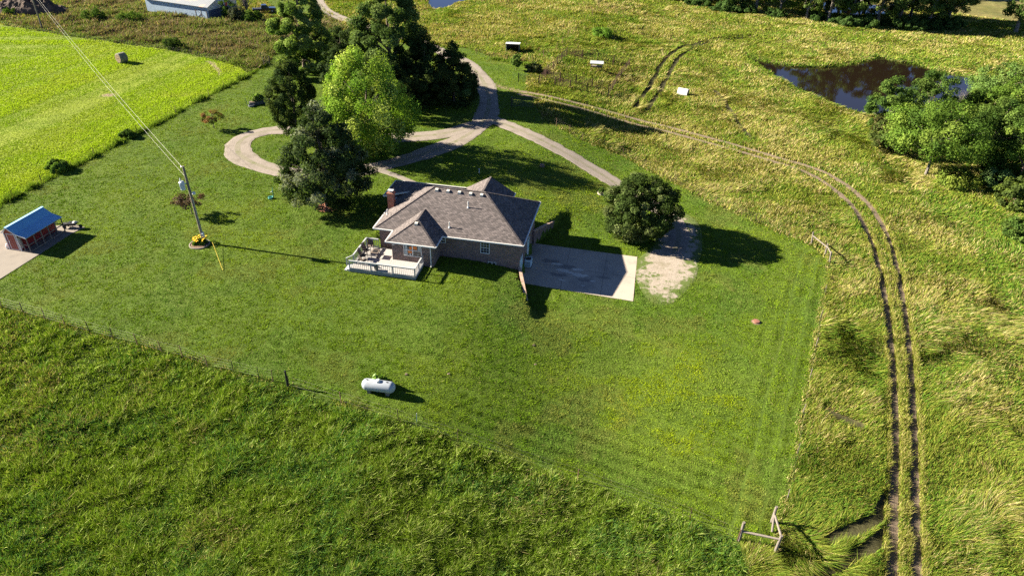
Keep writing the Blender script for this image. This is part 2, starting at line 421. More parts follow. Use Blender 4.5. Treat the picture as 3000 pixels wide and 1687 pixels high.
GPARK = smooth(P_((1650, 545), (1700, 540), (1745, 565), (1758, 610), (1750, 660), (1738, 700), (1690, 748), (1640, 742), (1612, 700), (1604, 660), (1620, 645), (1650, 620)), 4)
walk = smooth(P_((915, 415), (960, 430), (1000, 444), (1040, 460), (1075, 475), (1100, 490)), 5)
PAD = np.array([ab(16.24, .1), ab(28.77, -.75), ab(28.7, 8.7), ab(16.24, 9.0)])
SHEDPAD = P_((-60, 605), (18, 575), (190, 566), (214, 573), (180, 588), (100, 640), (0, 703), (-100, 765))
rutA = smooth(P_((2246, 1500), (2246, 1449), (2250, 1250), (2252, 1050), (2240, 850), (2215, 690), (2180, 580), (2130, 505), (2040, 440), (1930, 402), (1790, 362), (1650, 325), (1520, 290), (1400, 258), (1300, 236)), 10)
rutB = smooth(P_((2310, 1500), (2308, 1449), (2303, 1250), (2298, 1050), (2284, 850), (2258, 680), (2222, 570), (2165, 495), (2070, 432), (1950, 395), (1810, 354), (1665, 316), (1540, 283), (1420, 252), (1310, 230)), 10)
trod = [smooth(P_(*q), 6) for q in (
    ((1590, 270), (1615, 240), (1640, 205), (1655, 175), (1672, 150), (1700, 125), (1728, 112)),
    ((1625, 275), (1652, 240), (1672, 205), (1690, 170), (1712, 140), (1738, 122), (1800, 104), (1893, 95)),
    ((1738, 114), (1800, 98), (1890, 90)), ((1800, 230), (1825, 262), (1850, 300), (1885, 345)))]
bltrod = [smooth(P_(*q), 6) for q in (((2240, 1330), (2170, 1385), (2090, 1420), (1980, 1460)), ((2075, 1030), (2110, 1048), (2160, 1068)), ((2240, 1250), (2190, 1310), (2080, 1360)))]
POND1 = smooth(P_((1880, 140), (1925, 153), (1985, 164), (2060, 167), (2130, 163), (2190, 150), (2215, 143), (2250, 152), (2300, 160), (2380, 184), (2440, 192), (2490, 210), (2470, 240), (2400, 262), (2280, 290), (2200, 284), (2140, 271), (2065, 243), (2000, 215), (1950, 188), (1918, 165)), 5)
POND2 = P_((1060, -60), (1078, 5), (1090, 21), (1120, 16), (1160, 2), (1230, -22), (1260, -60))
POND3 = P_((2060, 5), (2085, 32), (2150, 37), (2245, 34), (2260, 22), (2200, 10), (2100, -5))
PONDS = [POND1, POND2, POND3]
PONDZ = [float(min(hgt(p[:, 0], p[:, 1]).min() for p in [q]))-.3 for q in PONDS]
HOUSEFP = [np.array([ab(*q) for q in ((.4, .4), (2.7, .4), (2.7, -2.1), (7.35, -2.1), (7.35, .4), (16.25, .4), (16.25, 10.3), (12.9, 12), (-1.3, 12), (-1.3, 8), (.4, 8))])]
BARE = [P_((515, 152), (540, 157), (556, 180), (552, 196), (545, 180), (530, 165)), P_((255, 238), (285, 236), (283, 244), (258, 246))]

def pond_dip(x, y):
    z = np.zeros(np.shape(x))
    for p in PONDS:
        ins = in_poly(x, y, p); d = dist_line(x, y, np.vstack([p, p[:1]]), 4.)
        z = z-np.where(ins, 1.0+np.minimum(d, 3)*.25, 0)-np.where(ins, 0, .25*(1-sstep(0, 1.6, d)))
    return z
WALLS_S = [ab(16.25, .3), ab(17.95, -4.3)]; WALLS_N = [ab(16.3, 8.6), ab(18.0, 13.6)]
def zones(x, y):
    z = np.zeros(np.shape(x), int)
    z[in_poly(x, y, WEED)] = 3
    z[in_poly(x, y, YARDTOP)] = 1
    z[in_poly(x, y, BLM)] = 4
    z[in_poly(x, y, HAYF)] = 2
    z[in_poly(x, y, LAWN)] = 1
    return z
def road_d(x, y):
    return np.minimum(dist_line(x, y, road, 12.), dist_line(x, y, branch, 12.))

# the land: one sheet out to the horizon
def grow(a, n, step, f=1.25):
    r = [a]
    for _ in range(n): r.append(r[-1]+step); step *= f
    return r
xs = np.array(sorted(set(grow(-175, 16, -2, 1.42)+list(np.arange(-175, -62, 1.0))+list(np.arange(-62, 72, .42))+list(np.arange(72, 180, 1.0))+grow(180, 16, 2, 1.42))))
ys = np.array(sorted(set(grow(20, 12, -2, 1.42)+list(np.arange(20, 105, .42))+list(np.arange(105, 235, .8))+grow(235, 18, 1.5, 1.42))))
gx, gy = np.meshgrid(xs, ys); gx, gy = gx.ravel(), gy.ravel()
gz = hgt(gx, gy); zn = zones(gx, gy)
rough = np.where((zn == 0) | (zn == 3) | (zn == 4), 1., .12)
rd = road_d(gx, gy)
rough = rough*sstep(2.2, 4., rd)*sstep(.5, 1.3, np.minimum(dist_line(gx, gy, rutA), dist_line(gx, gy, rutB)))
a_, b_ = loc_ab(gx, gy)
rough = rough*(1-((a_ > -2.5) & (a_ < 30) & (b_ > -6) & (b_ < 14.5)))*(1-in_poly(gx, gy, SHEDPAD))
lump = (fbm(gx/2.2, gy/2.2, 3, 4)-.5)*.32+(fbm(gx/9, gy/9, 4, 2)-.5)*.5
gz2 = gz+lump*rough*.9-.06*(rough > .3)+pond_dip(gx, gy)-.28*(1-sstep(76, 90, gy))*(1-sstep(.25, .65, np.minimum(dist_line(gx, gy, rutA), dist_line(gx, gy, rutB))))
c = np.zeros((len(gx), 3))
nb = fbm(gx/5, gy/5, 8, 4)[:, None]; nf = fbm(gx/1.1, gy/1.1, 9, 3)[:, None]
mixc = lambda A, B, t: np.array(A)*(1-t)+np.array(B)*t
c[:] = mixc((.075, .085, .022), (.17, .14, .055), np.clip(nb*1.4-.2, 0, 1))
k = zn == 1; c[k] = mixc((.045, .080, .010), (.075, .105, .014), nb[k])
k = zn == 2; c[k] = mixc((.11, .16, .012), (.17, .20, .02), nb[k])
k = zn == 3; c[k] = mixc((.055, .06, .02), (.13, .095, .045), nb[k])
k = zn == 4; c[k] = mixc((.026, .045, .008), (.045, .066, .012), nb[k])
c *= .7+.6*nf
for p in PONDS:
    k = in_poly(gx, gy, p) | (dist_line(gx, gy, np.vstack([p, p[:1]])) < .8); c[k] = (.055, .042, .028)
for p in BARE:
    k = in_poly(gx, gy, p); c[k] = (.17, .13, .085)
tr_d = np.full(len(gx), 9.)
for q in trod+bltrod: tr_d = np.minimum(tr_d, dist_line(gx, gy, q))
k = tr_d < .75; c[k] = (.045, .042, .02); gz2 = gz2-.14*(1-sstep(.3, .9, tr_d))
k = (dist_line(gx, gy, P_((1240, 214), (1290, 226), (1340, 240))) < .7); c[k] = (.16, .12, .08)
nx, ny = len(xs), len(ys)
ii = (np.arange(ny-1)[:, None]*nx+np.arange(nx-1)[None, :]).ravel()
fl = np.stack([ii, ii+1, ii+nx+1, ii+nx], 1).ravel()
gm = mesh_np('ground', np.stack([gx, gy, gz2], 1), fl, np.arange(0, len(fl), 4), c)
m, t, b = _new('ground'); N, L = t.nodes, t.links
b.inputs['Roughness'].default_value = .95; b.inputs['Specular IOR Level'].default_value = .1
at = N.new('ShaderNodeAttribute'); at.attribute_name = 'col'
tc = N.new('ShaderNodeTexCoord'); no = N.new('ShaderNodeTexNoise'); no.inputs['Scale'].default_value = 3.; no.inputs['Detail'].default_value = 8; no.inputs['Roughness'].default_value = .7
L.new(tc.outputs['Object'], no.inputs['Vector'])
mr = N.new('ShaderNodeMapRange'); mr.inputs['From Min'].default_value = .25; mr.inputs['From Max'].default_value = .75; mr.inputs['To Min'].default_value = .45; mr.inputs['To Max'].default_value = 1.5
L.new(no.outputs['Fac'], mr.inputs['Value'])
mu = N.new('ShaderNodeVectorMath'); mu.operation = 'MULTIPLY'; L.new(at.outputs['Color'], mu.inputs[0]); L.new(mr.outputs['Result'], mu.inputs[1])
L.new(mu.outputs['Vector'], b.inputs['Base Color'])
bp = N.new('ShaderNodeBump'); bp.inputs['Strength'].default_value = .8; bp.inputs['Distance'].default_value = .12
L.new(no.outputs['Fac'], bp.inputs['Height']); L.new(bp.outputs['Normal'], b.inputs['Normal'])
tag(link('ground', gm, m), kind='structure')

def ribbon(mb, pl, w, dz=.025, jit=.12, m=0, cross=4, rise=0., mid=0):
    """a strip of ground cover following the land, ragged at its edges"""
    pl = np.asarray(pl); d = np.gradient(pl, axis=0); d /= np.linalg.norm(d, axis=1)[:, None]
    nrm = np.stack([-d[:, 1], d[:, 0]], 1); ws = np.broadcast_to(w, (len(pl),))
    rows = []
    for i in range(len(pl)):
        row = []
        for k in range(cross+1):
            t = k/cross*2-1
            e = (1+jit*random.uniform(-1, 1)) if k in (0, cross) else 1
            q = pl[i]+nrm[i]*t*ws[i]*e
            z = hgt(q[0], q[1])+(dz(q) if callable(dz) else dz)+rise*i/len(pl)-(.03 if k in (0, cross) else 0)
            row.append((q[0], q[1], float(z)))
        rows.append(row)
    s0 = len(mb.v); mb.v += [p for r in rows for p in r]; n = cross+1
    for i in range(len(rows)-1):
        for k in range(cross):
            mb.f.append([s0+i*n+k, s0+i*n+k+1, s0+(i+1)*n+k+1, s0+(i+1)*n+k]); mb.mi.append(mid if (mid and k in (cross//2-1, cross//2) and cross >= 6) else m)
def patch(mb, pg, dz=.025, res=.7, m=0):
    """a filled ground polygon following the land"""
    import mathutils
    c0 = np.mean(pg, 0); s0 = len(mb.v); n = len(pg); R = 14
    for k in range(R+1):
        for p in pg:
            q = c0+(p-c0)*(k/R); mb.v.append((q[0], q[1], float(hgt(q[0], q[1]))+dz-(.03 if k == R else 0)))
    for k in range(R):
        for i in range(n):
            j = (i+1) % n
            if k == 0: mb.f.append([s0, s0+n+i, s0+n+j])
            else: mb.f.append([s0+k*n+i, s0+(k+1)*n+i, s0+(k+1)*n+j, s0+k*n+j])
            mb.mi.append(m)
def resample(pl, step):
    s = np.r_[0, np.cumsum(np.linalg.norm(np.diff(pl, axis=0), axis=1))]
    u = np.arange(0, s[-1], step); return np.stack([np.interp(u, s, pl[:, k]) for k in (0, 1)], 1)
road = resample(road, .8); branch = resample(branch, .8); walk = resample(walk, .8); rutA = resample(rutA, .6); rutB = resample(rutB, .6)
RW = 1.75+.2*np.sin(np.arange(len(road))*.3)
mb = MB(); ribbon(mb, road, RW, .03, .08, cross=10, rise=.05, mid=1); tag(mb.build('gravel_road', [MT['gravel'], MT['gravelmid']]), kind='structure')
mb = MB(); ribbon(mb, branch, 1.5, .10, .12, cross=10, rise=-.06, mid=1); tag(mb.build('gravel_lane', [MT['gravel'], MT['gravelmid']]), kind='structure')
mb = MB(); gpc = GPARK.mean(0); patch(mb, gpc+(GPARK-gpc)*1.13, .042); gpo = mb.build('gravel_parking', MT['parking']); tag(gpo, kind='structure')
at = gpo.data.attributes.new('edge', 'FLOAT', 'POINT'); at.data.foreach_set('value', [(i//len(GPARK))/14. for i in range(len(gpo.data.vertices))])
mb = MB(); ribbon(mb, walk, .55, .04, .02); tag(mb.build('front_path', MT['oldconcrete']), kind='structure')
mb = MB(); ribbon(mb, rutA, .42, lambda q: -.18+.21*float(sstep(76, 90, q[1])), .3, cross=2); ribbon(mb, rutB, .42, lambda q: -.18+.21*float(sstep(76, 90, q[1])), .3, cross=2); tag(mb.build('dirt_track', MT['dirt']), kind='structure')
# concrete pad below the walk-out basement
mb = MB(); mb.solid([(*p, PADZ-.2) for p in PAD], [(*p, PADZ+.05) for p in PAD])
for t in (.37, .72):
    p = PAD[0]*(1-t)+PAD[1]*t; q = PAD[3]*(1-t)+PAD[2]*t; e = (PAD[1]-PAD[0]); e = e/np.linalg.norm(e)*.026
    mb.face([(*(p-e), PADZ+.054), (*(p+e), PADZ+.054), (*(q+e), PADZ+.054), (*(q-e), PADZ+.054)], 1)
p = PAD[0]*.5+PAD[3]*.5; q = PAD[1]*.5+PAD[2]*.5; e = np.array([0, .026])
mb.face([(*(p-e), PADZ+.055), (*(q-e), PADZ+.055), (*(q+e), PADZ+.055), (*(p+e), PADZ+.055)], 1)
for si_, (a, b2, r) in enumerate(((19.8, 4.9, .55), (20.6, 3.6, .7), (22.2, 4.2, .6), (22.6, 3.1, .75), (21.4, 3.4, .5), (20.9, 1.6, .4), (24.2, 2.2, .35), (26.0, 1.9, .2), (23.2, 1., .25), (19.0, 5.4, .9), (21.2, 4.6, .9), (20.2, 2.6, .8), (23.4, 2.2, .7), (25.2, 3.2, .6))):
    ring = []
    for i in range(18):
        an = i/18*6.283; rr = r*random.uniform(.55, 1.1); ring.append((*ab(a+rr*1.35*math.cos(an), b2+rr*.55*math.sin(an)), PADZ+.0565+.0012*((si_+5) % 14)))
    mb.face(ring, 3 if (a, b2) in ((19.0, 5.4), (21.2, 4.6), (20.2, 2.6), (23.4, 2.2), (25.2, 3.2)) else 2)
tag(mb.build('concrete_driveway', [MT['concrete'], MT['joint'], MT['stain'], MT['oil']]), kind='structure')
mb = MB()
sp = SHEDPAD; zz = .06
mb.solid([(*p, -.2) for p in sp], [(*p, zz) for p in sp]); tag(mb.build('concrete_pavement', MT['oldconcrete']), kind='structure')

# water
def watermat(name, c, rough):
    m, t, b = _new(name); N, L = t.nodes, t.links
    b.inputs['Base Color'].default_value = (*c, 1); b.inputs['Roughness'].default_value = rough; b.inputs['IOR'].default_value = 1.33
    b.inputs['Specular IOR Level'].default_value = .5
    tc = N.new('ShaderNodeTexCoord'); no = N.new('ShaderNodeTexNoise'); no.inputs['Scale'].default_value = 1.2; no.inputs['Detail'].default_value = 3
    L.new(tc.outputs['Object'], no.inputs['Vector'])
    bp = N.new('ShaderNodeBump'); bp.inputs['Strength'].default_value = .06; bp.inputs['Distance'].default_value = .05
    L.new(no.outputs['Fac'], bp.inputs['Height']); L.new(bp.outputs['Normal'], b.inputs['Normal']); return m
wm = watermat('pond_water', (.009, .0058, .0036), .015)
for p, z in zip(PONDS, PONDZ):
    cc = p.mean(0); q = cc+(p-cc)*1.02
    mb = MB(); mb.face([(a, b2, z) for a, b2 in q]); tag(mb.build('water', wm), kind='structure')

# ------------------------------------------------------------------ grass: real blades, LOD by distance
def field_pts(n, d0=24., d1=245.):
    d = d0*(d1/d0)**rng.random(n)
    half = np.radians(38.5+3*np.clip((120-d)/40, 0, 1)+16*np.clip((82-d)/40, 0, 1))
    t = (rng.random(n)*2-1)*half
    return d*np.sin(t), d*np.cos(t), d
def blades(x, y, z, hgt_, w, lx, ly, col):
    n = len(x); t = rng.random(n)*np.pi*2
    bx, by = np.cos(t)*w*.5, np.sin(t)*w*.5
    v = np.empty((n, 3, 3), np.float32)
    v[:, 0] = np.stack([x-bx, y-by, z], 1); v[:, 1] = np.stack([x+bx, y+by, z], 1)
    v[:, 2] = np.stack([x+lx*hgt_, y+ly*hgt_, z+hgt_], 1)
    return v.reshape(-1, 3), np.repeat(col, 3, 0)
def grass_obj(name, v, c, label):
    n = len(v); me = mesh_np(name, v, np.arange(n), np.arange(0, n, 3), c)
    return tag(link(name, me, MT['grass']), label, kind='stuff')
gridz = gz2.reshape(ny, nx)
def ground_z(x, y):
    i = np.clip(np.searchsorted(xs, x)-1, 0, nx-2); j = np.clip(np.searchsorted(ys, y)-1, 0, ny-2)
    fx = (x-xs[i])/(xs[i+1]-xs[i]); fy = (y-ys[j])/(ys[j+1]-ys[j])
    return (gridz[j, i]*(1-fx)+gridz[j, i+1]*fx)*(1-fy)+(gridz[j+1, i]*(1-fx)+gridz[j+1, i+1]*fx)*fy
NG = GRASS_N
gxp, gyp, gd = field_pts(NG)
keep = np.ones(NG, bool)
for pg in HOUSEFP+[PAD, SHEDPAD]: keep &= ~in_poly(gxp, gyp, pg)
for pg in PONDS: keep &= ~in_poly(gxp, gyp, pg)
ed = rng.normal(0, .10, NG)
rdist = road_d(gxp, gyp)
dr = dist_line(gxp, gyp, road); dbr = dist_line(gxp, gyp, branch)
midg = (np.minimum(dr, dbr) < .32) & (fbm(gxp/2.5, gyp/2.5, 78, 3) > .45) & (rng.random(NG) < .30)
keep &= (dr+ed*1.6+.25*(fbm(gxp/1.2, gyp/1.2, 79, 2)-.5) > 1.62) | midg
keep &= ((dbr+ed*1.8+.3*(fbm(gxp/1.2, gyp/1.2, 80, 2)-.5) > 1.38) | midg) & (dist_line(gxp, gyp, walk)+ed*.5 > .55)
gp = in_poly(gxp, gyp, GPARK); gpe = dist_line(gxp, gyp, np.vstack([GPARK, GPARK[:1]])); gpn = fbm(gxp/1.4, gyp/1.4, 77, 4)
keep &= ~gp | (rng.random(NG) < np.clip(.75-gpe/1.6+(gpn-.5)*2.6, .0, 1)*.9+.02)
dA, dB = dist_line(gxp, gyp, rutA), dist_line(gxp, gyp, rutB); dru = np.minimum(dA, dB)
keep &= (dru+rng.normal(0, .05, NG) > .41+.06*sstep(76, 90, gyp)) | (rng.random(NG) < .02)
for pg in BARE: keep &= ~(in_poly(gxp, gyp, pg) & (rng.random(NG) < .8))
x, y, d = gxp[keep], gyp[keep], gd[keep]; dA, dB, dru, rdist = dA[keep], dB[keep], dru[keep], rdist[keep]
z = ground_z(x, y); zn = zones(x, y); n = len(x); R1 = rng.random(n); R2 = rng.random(n)
near_trod = np.full(n, 9.)
for q in trod+bltrod: near_trod = np.minimum(near_trod, dist_line(x, y, q))
def pick(cols, wts, r):
    """choose colours per blade by cumulative weight arrays"""
    w = np.cumsum(np.stack(wts, 1), 1); w /= w[:, -1:]
    i = (r[:, None] > w).sum(1); return np.array(cols)[i]
def lawn():
    k = zn == 1; X, Y, Dd = x[k], y[k], d[k]; m_ = len(X)
    n1 = fbm(X/7, Y/7, 21, 4); n2 = vnoise(X/.42, Y/.42, 22); n3 = fbm(X/2.2, Y/2.2, 23, 3)
    h = .04+.10*n2**2+.02*n3
    t = np.clip((n1-.5)*1.7+.45+(n3-.5)*.3, 0, 1)[:, None]
    colr = mixc((.088, .160, .011), (.165, .228, .016), t)
    # yellow-green flush, cool clover patches, thin tan spots
    gpt = lambda px, py, r: np.exp(-(((X-G(px, py)[0])**2+(Y-G(px, py)[1])**2)/r**2))
    f = (gpt(2010, 1120, 5.)+gpt(1880, 1230, 3.)+gpt(1960, 1300, 3.))[:, None]; f = np.clip(f*(.7+n3[:, None]), 0, .9)
    colr = colr*(1-f)+np.array((.22, .285, .010))*f
    f = np.clip((fbm(X/3.5, Y/3.5, 25, 4)-.56)*4, 0, .35)[:, None]; colr = colr*(1-f)+np.array((.085, .17, .05))*f
    f = np.clip((fbm(X/4.5, Y/4.5, 26, 4)-.60)*6, 0, .4)[:, None]; colr = colr*(1-f)+np.array((.19, .16, .06))*f
    # mower passes beside the two fences
    for pl, per, ext in ((FENCE_BL, 1.25, 14.), (FENCE_R, 1.35, 9.)):
        dd = dist_line(X, Y, pl, 16.); s = np.where(dd < ext, np.sin(dd*2*np.pi/per)*(1-dd/ext), 0)*np.clip((X+18)/20, 0, 1)
        colr = colr*(1+.34*s[:, None]); h = h*(1-.15*s)
    dd = dist_line(X, Y, FENCE_R); h = np.where(abs(dd-3.2) < .12, h*.25, h); h = np.where(abs(dd-1.4) < .1, h*.3, h)
    colr *= (.70+.6*rng.random(m_))[:, None]
    dry = rng.random(m_) < .035; colr[dry] = (.24, .22, .08)
    l = .9; return blades(X, Y, z[k]-.01, h, .00115*Dd, rng.normal(0, l, m_), rng.normal(0, l, m_), colr)
def hayf():
    k = zn == 2; X, Y, Dd = x[k], y[k], d[k]; m_ = len(X)
    u = X*.90+Y*.10+4*fbm(X/60, Y/60, 30, 2); v = -X*.10+Y*.99
    wind = dist_line(X, Y, FENCE_HAY, 70.)
    turn = np.where(X > -64, np.hypot(X+78, (Y-128)*1.0), v+.25*X*0)      # rows run across, bending round the corner
    s = vnoise(u/30, v/1.5, 31)*.5+vnoise(u/60, v/3.6, 32)*.5
    wf = (1-sstep(30, 55, wind)); dd = (vnoise(wind/1.3, u/30, 33)*.5+vnoise(wind/3.1, u/60, 36)*.5)*wf+s*(1-wf)
    n3 = fbm(X/2, Y/2, 34, 3)
    t = np.clip((dd-.5)*3.4+.58+(n3-.5)*.4, 0, 1)[:, None]
    colr = mixc((.120, .215, .008), (.265, .365, .024), t)
    f = np.clip((fbm(X/14, Y/8, 35, 4)-.57)*4, 0, .35)[:, None]; colr = colr*(1-f)+np.array((.31, .33, .06))*f
    colr *= (.84+.32*rng.random(m_))[:, None]
    h = .04+.38*np.clip(dd-.3, 0, 1)+.04*n3
    return blades(X, Y, z[k]-.01, h, .00125*Dd, rng.normal(0, .8, m_), rng.normal(0, .8, m_), colr)
def meadow():
    k = zn == 4; X, Y, Dd = x[k], y[k], d[k]; m_ = len(X)
    tn = .55*fbm(X/.55, Y/.55, 41, 2)+.45*fbm(X/1.7, Y/1.7, 46, 3); big = fbm(X/6, Y/6, 42, 3); fb = dist_line(X, Y, FENCE_BL)
    tall = np.clip((tn-.30)*2.2, 0.08, 1.2)
    h = (.14+.50*tall**1.15*(.6+.8*big))*(.5+.8*rng.random(m_)); h *= .45+.55*sstep(.1, 1.0, fb)
    an = fbm(X/1.1, Y/1.1, 43, 2)*18; am = .30
    lx = np.cos(an)*am+.12+rng.normal(0, .6, m_); ly = np.sin(an)*am-.05+rng.normal(0, .6, m_)
    g1 = np.clip((big-.5)*3+.5, 0, 1)
    colr = pick([(.072, .135, .010), (.135, .20, .02), (.29, .345, .10), (.075, .165, .035), (.22, .18, .08)],
                [.9-.3*g1, .8+.4*g1, .25+.3*tall, 1.5*np.clip(fbm(X/4, Y/4, 44, 3)-.47, 0, 1)*4, .06+.9*np.clip(fbm(X/5, Y/5, 45, 3)-.52, 0, 1)*4], rng.random(m_))
    colr = colr*(.55+.9*rng.random(m_))[:, None]
    return blades(X, Y, z[k]-.02, h, .0012*Dd*(.5+1.*rng.random(m_)), lx, ly, colr)
def pasture():
    k = (zn == 0); X, Y, Dd = x[k], y[k], d[k]; m_ = len(X)
    nt_ = near_trod[k]; ru = dru[k]; da, db = dA[k], dB[k]
    big = fbm(X/9, Y/9, 51, 4); mid = fbm(X/2.4, Y/2.4, 52, 3); sm = fbm(X/.8, Y/.8, 53, 3)
    tan = np.clip((big-.47)*5+.5+(mid-.5)*2.2, 0, 1)
    nearr = sstep(70, 35, Y)*sstep(8, 20, X)
    left = in_poly(X, Y, np.vstack([FENCE_R, P_((2160, 1000), (2246, 1200), (2246, 1500), (1800, 1600))]))
    tan = tan*np.where(left, .45, 1.)*(1-.25*nearr)
    h = (.14+.40*np.clip((mid-.3)*2, .1, 1.2)+.22*sm)*(.5+.8*rng.random(m_))
    bet = np.maximum(da, db) < 2.2; h = np.where(bet & (np.minimum(da, db) < 1.8), h*.55+.06, h); h = np.where(np.minimum(da, db) < .55, np.maximum(h, .30), h)
    h = np.where(nt_ < .5, h*.12, np.where(nt_ < 1.0, h*1.25, h))
    an = fbm(X/4, Y/4, 54, 3)*7+2.2; am = (.25+.95*mid*sm)*np.clip((fbm(X/7, Y/7, 57, 2)-.3)*3, .3, 1.4)*1.9
    ls2 = np.clip((ru-.35)/1.3, .12, 1)
    lx = (np.cos(an)*am+.1+rng.normal(0, .36, m_))*ls2; ly = (np.sin(an)*am+rng.normal(0, .36, m_))*ls2
    far = sstep(95, 165, Y)
    green = np.clip((fbm(X/5.5, Y/5.5, 55, 4)-.50)*6, 0, 1.2)
    brown = np.clip((fbm(X/11+5, Y/11, 56, 4)-.53)*5, 0, 1)*far*sstep(60, 5, X)
    pond = np.minimum(dist_line(X, Y, np.vstack([POND1, POND1[:1]]), 8.), 8.); lush = 1-sstep(.6, 2.6, pond)
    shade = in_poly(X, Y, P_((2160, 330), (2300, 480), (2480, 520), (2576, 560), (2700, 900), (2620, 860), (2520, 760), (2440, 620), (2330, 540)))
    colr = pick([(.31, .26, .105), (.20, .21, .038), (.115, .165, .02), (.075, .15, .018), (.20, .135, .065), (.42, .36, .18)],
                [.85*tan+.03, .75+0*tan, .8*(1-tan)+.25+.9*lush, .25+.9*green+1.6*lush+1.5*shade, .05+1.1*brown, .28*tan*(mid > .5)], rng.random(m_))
    colr = colr*(.72+.56*rng.random(m_))[:, None]
    trd = nt_ < .5; colr[trd] = np.array((.085, .085, .03))
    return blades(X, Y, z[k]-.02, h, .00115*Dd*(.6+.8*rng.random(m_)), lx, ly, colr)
def weeds():
    k = (zn == 3) & (y < 235); X, Y, Dd = x[k], y[k], d[k]; m_ = len(X)
    mid = fbm(X/3, Y/3, 61, 3); big = fbm(X/10, Y/10, 62, 3)
    h = (.30+1.2*np.clip((mid-.3)*2, 0, 1.1)*(.4+1.2*fbm(X/1.5, Y/1.5, 64, 2)))*(.5+.8*rng.random(m_))
    eh = dist_line(X, Y, HAYF[len(FENCE_HAY)+1:], 8.); eg = 1-sstep(.8, 2.6, eh)
    b1 = np.clip((big-.42)*4, 0, 1); b2 = np.clip((fbm(X/4, Y/4, 63, 3)-.45)*5, 0, 1)
    colr = pick([(.125, .095, .062), (.085, .115, .032), (.25, .20, .115), (.12, .17, .034), (.165, .11, .085)],
                [.5+.8*b1*(1-eg), .45+0*b1+.5*b2, .42*(1-eg), .22+1.4*eg+.4*(1-b1), .45*b1*(1-eg)], rng.random(m_))
    colr = colr*(.7+.6*rng.random(m_))[:, None]
    return blades(X, Y, z[k]-.02, h*(.8-.2*eg), .0013*Dd*(.7+.8*rng.random(m_)), rng.normal(.25, .7, m_), rng.normal(0, .7, m_), colr)
for nm, f, lb in (('lawn_grass', lawn, 'mown green lawn grass round the house'), ('hayfield_grass', hayf, 'short bright green grass of the cut hay field'),
                  ('meadow_grass', meadow, 'tufted tall green grass below the wire fence'), ('pasture_grass', pasture, 'tall yellowing pasture grass'),
                  ('weed_growth', weeds, 'brown and green tall weeds before the barn')):
    v, c = f(); grass_obj(nm, v, c, lb)
# taller growth along fence lines, pond shore and wall feet
def strip(pl, per_m, sd, hmin, hmax, cols, off=0.):
    pl = np.asarray(pl); s = np.r_[0, np.cumsum(np.linalg.norm(np.diff(pl, axis=0), axis=1))]; m_ = int(s[-1]*per_m)
    u = rng.random(m_)*s[-1]; X = np.interp(u, s, pl[:, 0])+rng.normal(off, sd, m_); Y = np.interp(u, s, pl[:, 1])+rng.normal(0, sd, m_)
    cl = vnoise(u/1.3, u*0, 71); ok = rng.random(m_) < .25+1.0*cl; X, Y, cl = X[ok], Y[ok], cl[ok]; m_ = len(X)
    h = (hmin+(hmax-hmin)*cl**1.5)*(.5+.7*rng.random(m_)); Dd = np.hypot(X, Y)
    colr = np.array(cols)[rng.integers(0, len(cols), m_)]*(.7+.6*rng.random(m_))[:, None]
    return blades(X, Y, ground_z(X, Y)-.02, h, .0012*Dd, rng.normal(.1, .35, m_), rng.normal(0, .35, m_), colr)
GR = [(.09, .15, .02), (.14, .19, .03), (.07, .12, .015)]
PG = [(.20, .20, .04), (.14, .185, .026), (.30, .26, .10)]
TN = [(.33, .27, .12), (.25, .22, .06), (.13, .17, .03), (.4, .33, .17)]
vv, ccs = [], []
for args in ((FENCE_HAY, 160, .28, .2, .85, GR), (FENCE_BL[:16], 110, .22, .08, .45, GR+TN[:1]), (FENCE_R, 160, .2, .1, .5, TN+GR), (FENCE_NE, 70, .3, .15, .6, TN+GR),
             (P_((1240, 150), (1284, 156), (1350, 172)), 90, .4, .3, .9, GR), (np.vstack([POND1, POND1[:1]]), 40, .35, .3, .8, GR),
             (P_((620, 120), (640, 150), (660, 140)), 30, .5, .3, .6, GR))+tuple((q_, 200, .08, .30, .58, PG, o_) for q_ in (rutA[(rutA[:, 1] < 80) & (rutA[:, 1] > 22)], rutB[(rutB[:, 1] < 80) & (rutB[:, 1] > 22)]) for o_ in (-.54, .54)):
    v, c = strip(*args); vv.append(v); ccs.append(c)
grass_obj('verge_growth', np.vstack(vv), np.vstack(ccs), 'taller grass and weeds growing along fences and pond shore')

# ------------------------------------------------------------------ house
house = empty('brick_house', (SWX, SWY, 0), HA, 'brown brick ranch house with hipped grey shingle roofs and red chimney', 'house')
wl = MB()
wl.box(.45, 16.2, .45, 10.25, -2.4, 2.72); wl.box(2.75, 7.3, -2.05, .7, -2.4, 2.70); wl.box(-1.3, 7.02, 8.3, 11.9, -.8, 2.69)
wl.box(7.72, 12.9, 9.5, 11.88, -1.2, 2.68)
wl.face([(7.72, 11.87, 2.68), (12.9, 11.87, 2.68), (10.31, 11.87, 4.2)][::-1])
wl.build('wall', MT['brick'], house)
K = .58; E0 = 2.8; RZ = E0+K*5.35
rf = MB()
def slab(pts, th=.09): rf.solid([(p[0], p[1], p[2]-th) for p in pts], pts)
slab([(0, 0, E0), (16.65, 0, E0), (11.3, 5.35, RZ), (5.35, 5.35, RZ)])
slab([(0, 10.7, E0), (0, 0, E0), (5.35, 5.35, RZ)])
slab([(16.65, 0, E0), (16.65, 10.7, E0), (11.3, 5.35, RZ)])
slab([(16.65, 10.7, E0), (0, 10.7, E0), (5.35, 5.35, RZ), (11.3, 5.35, RZ)])
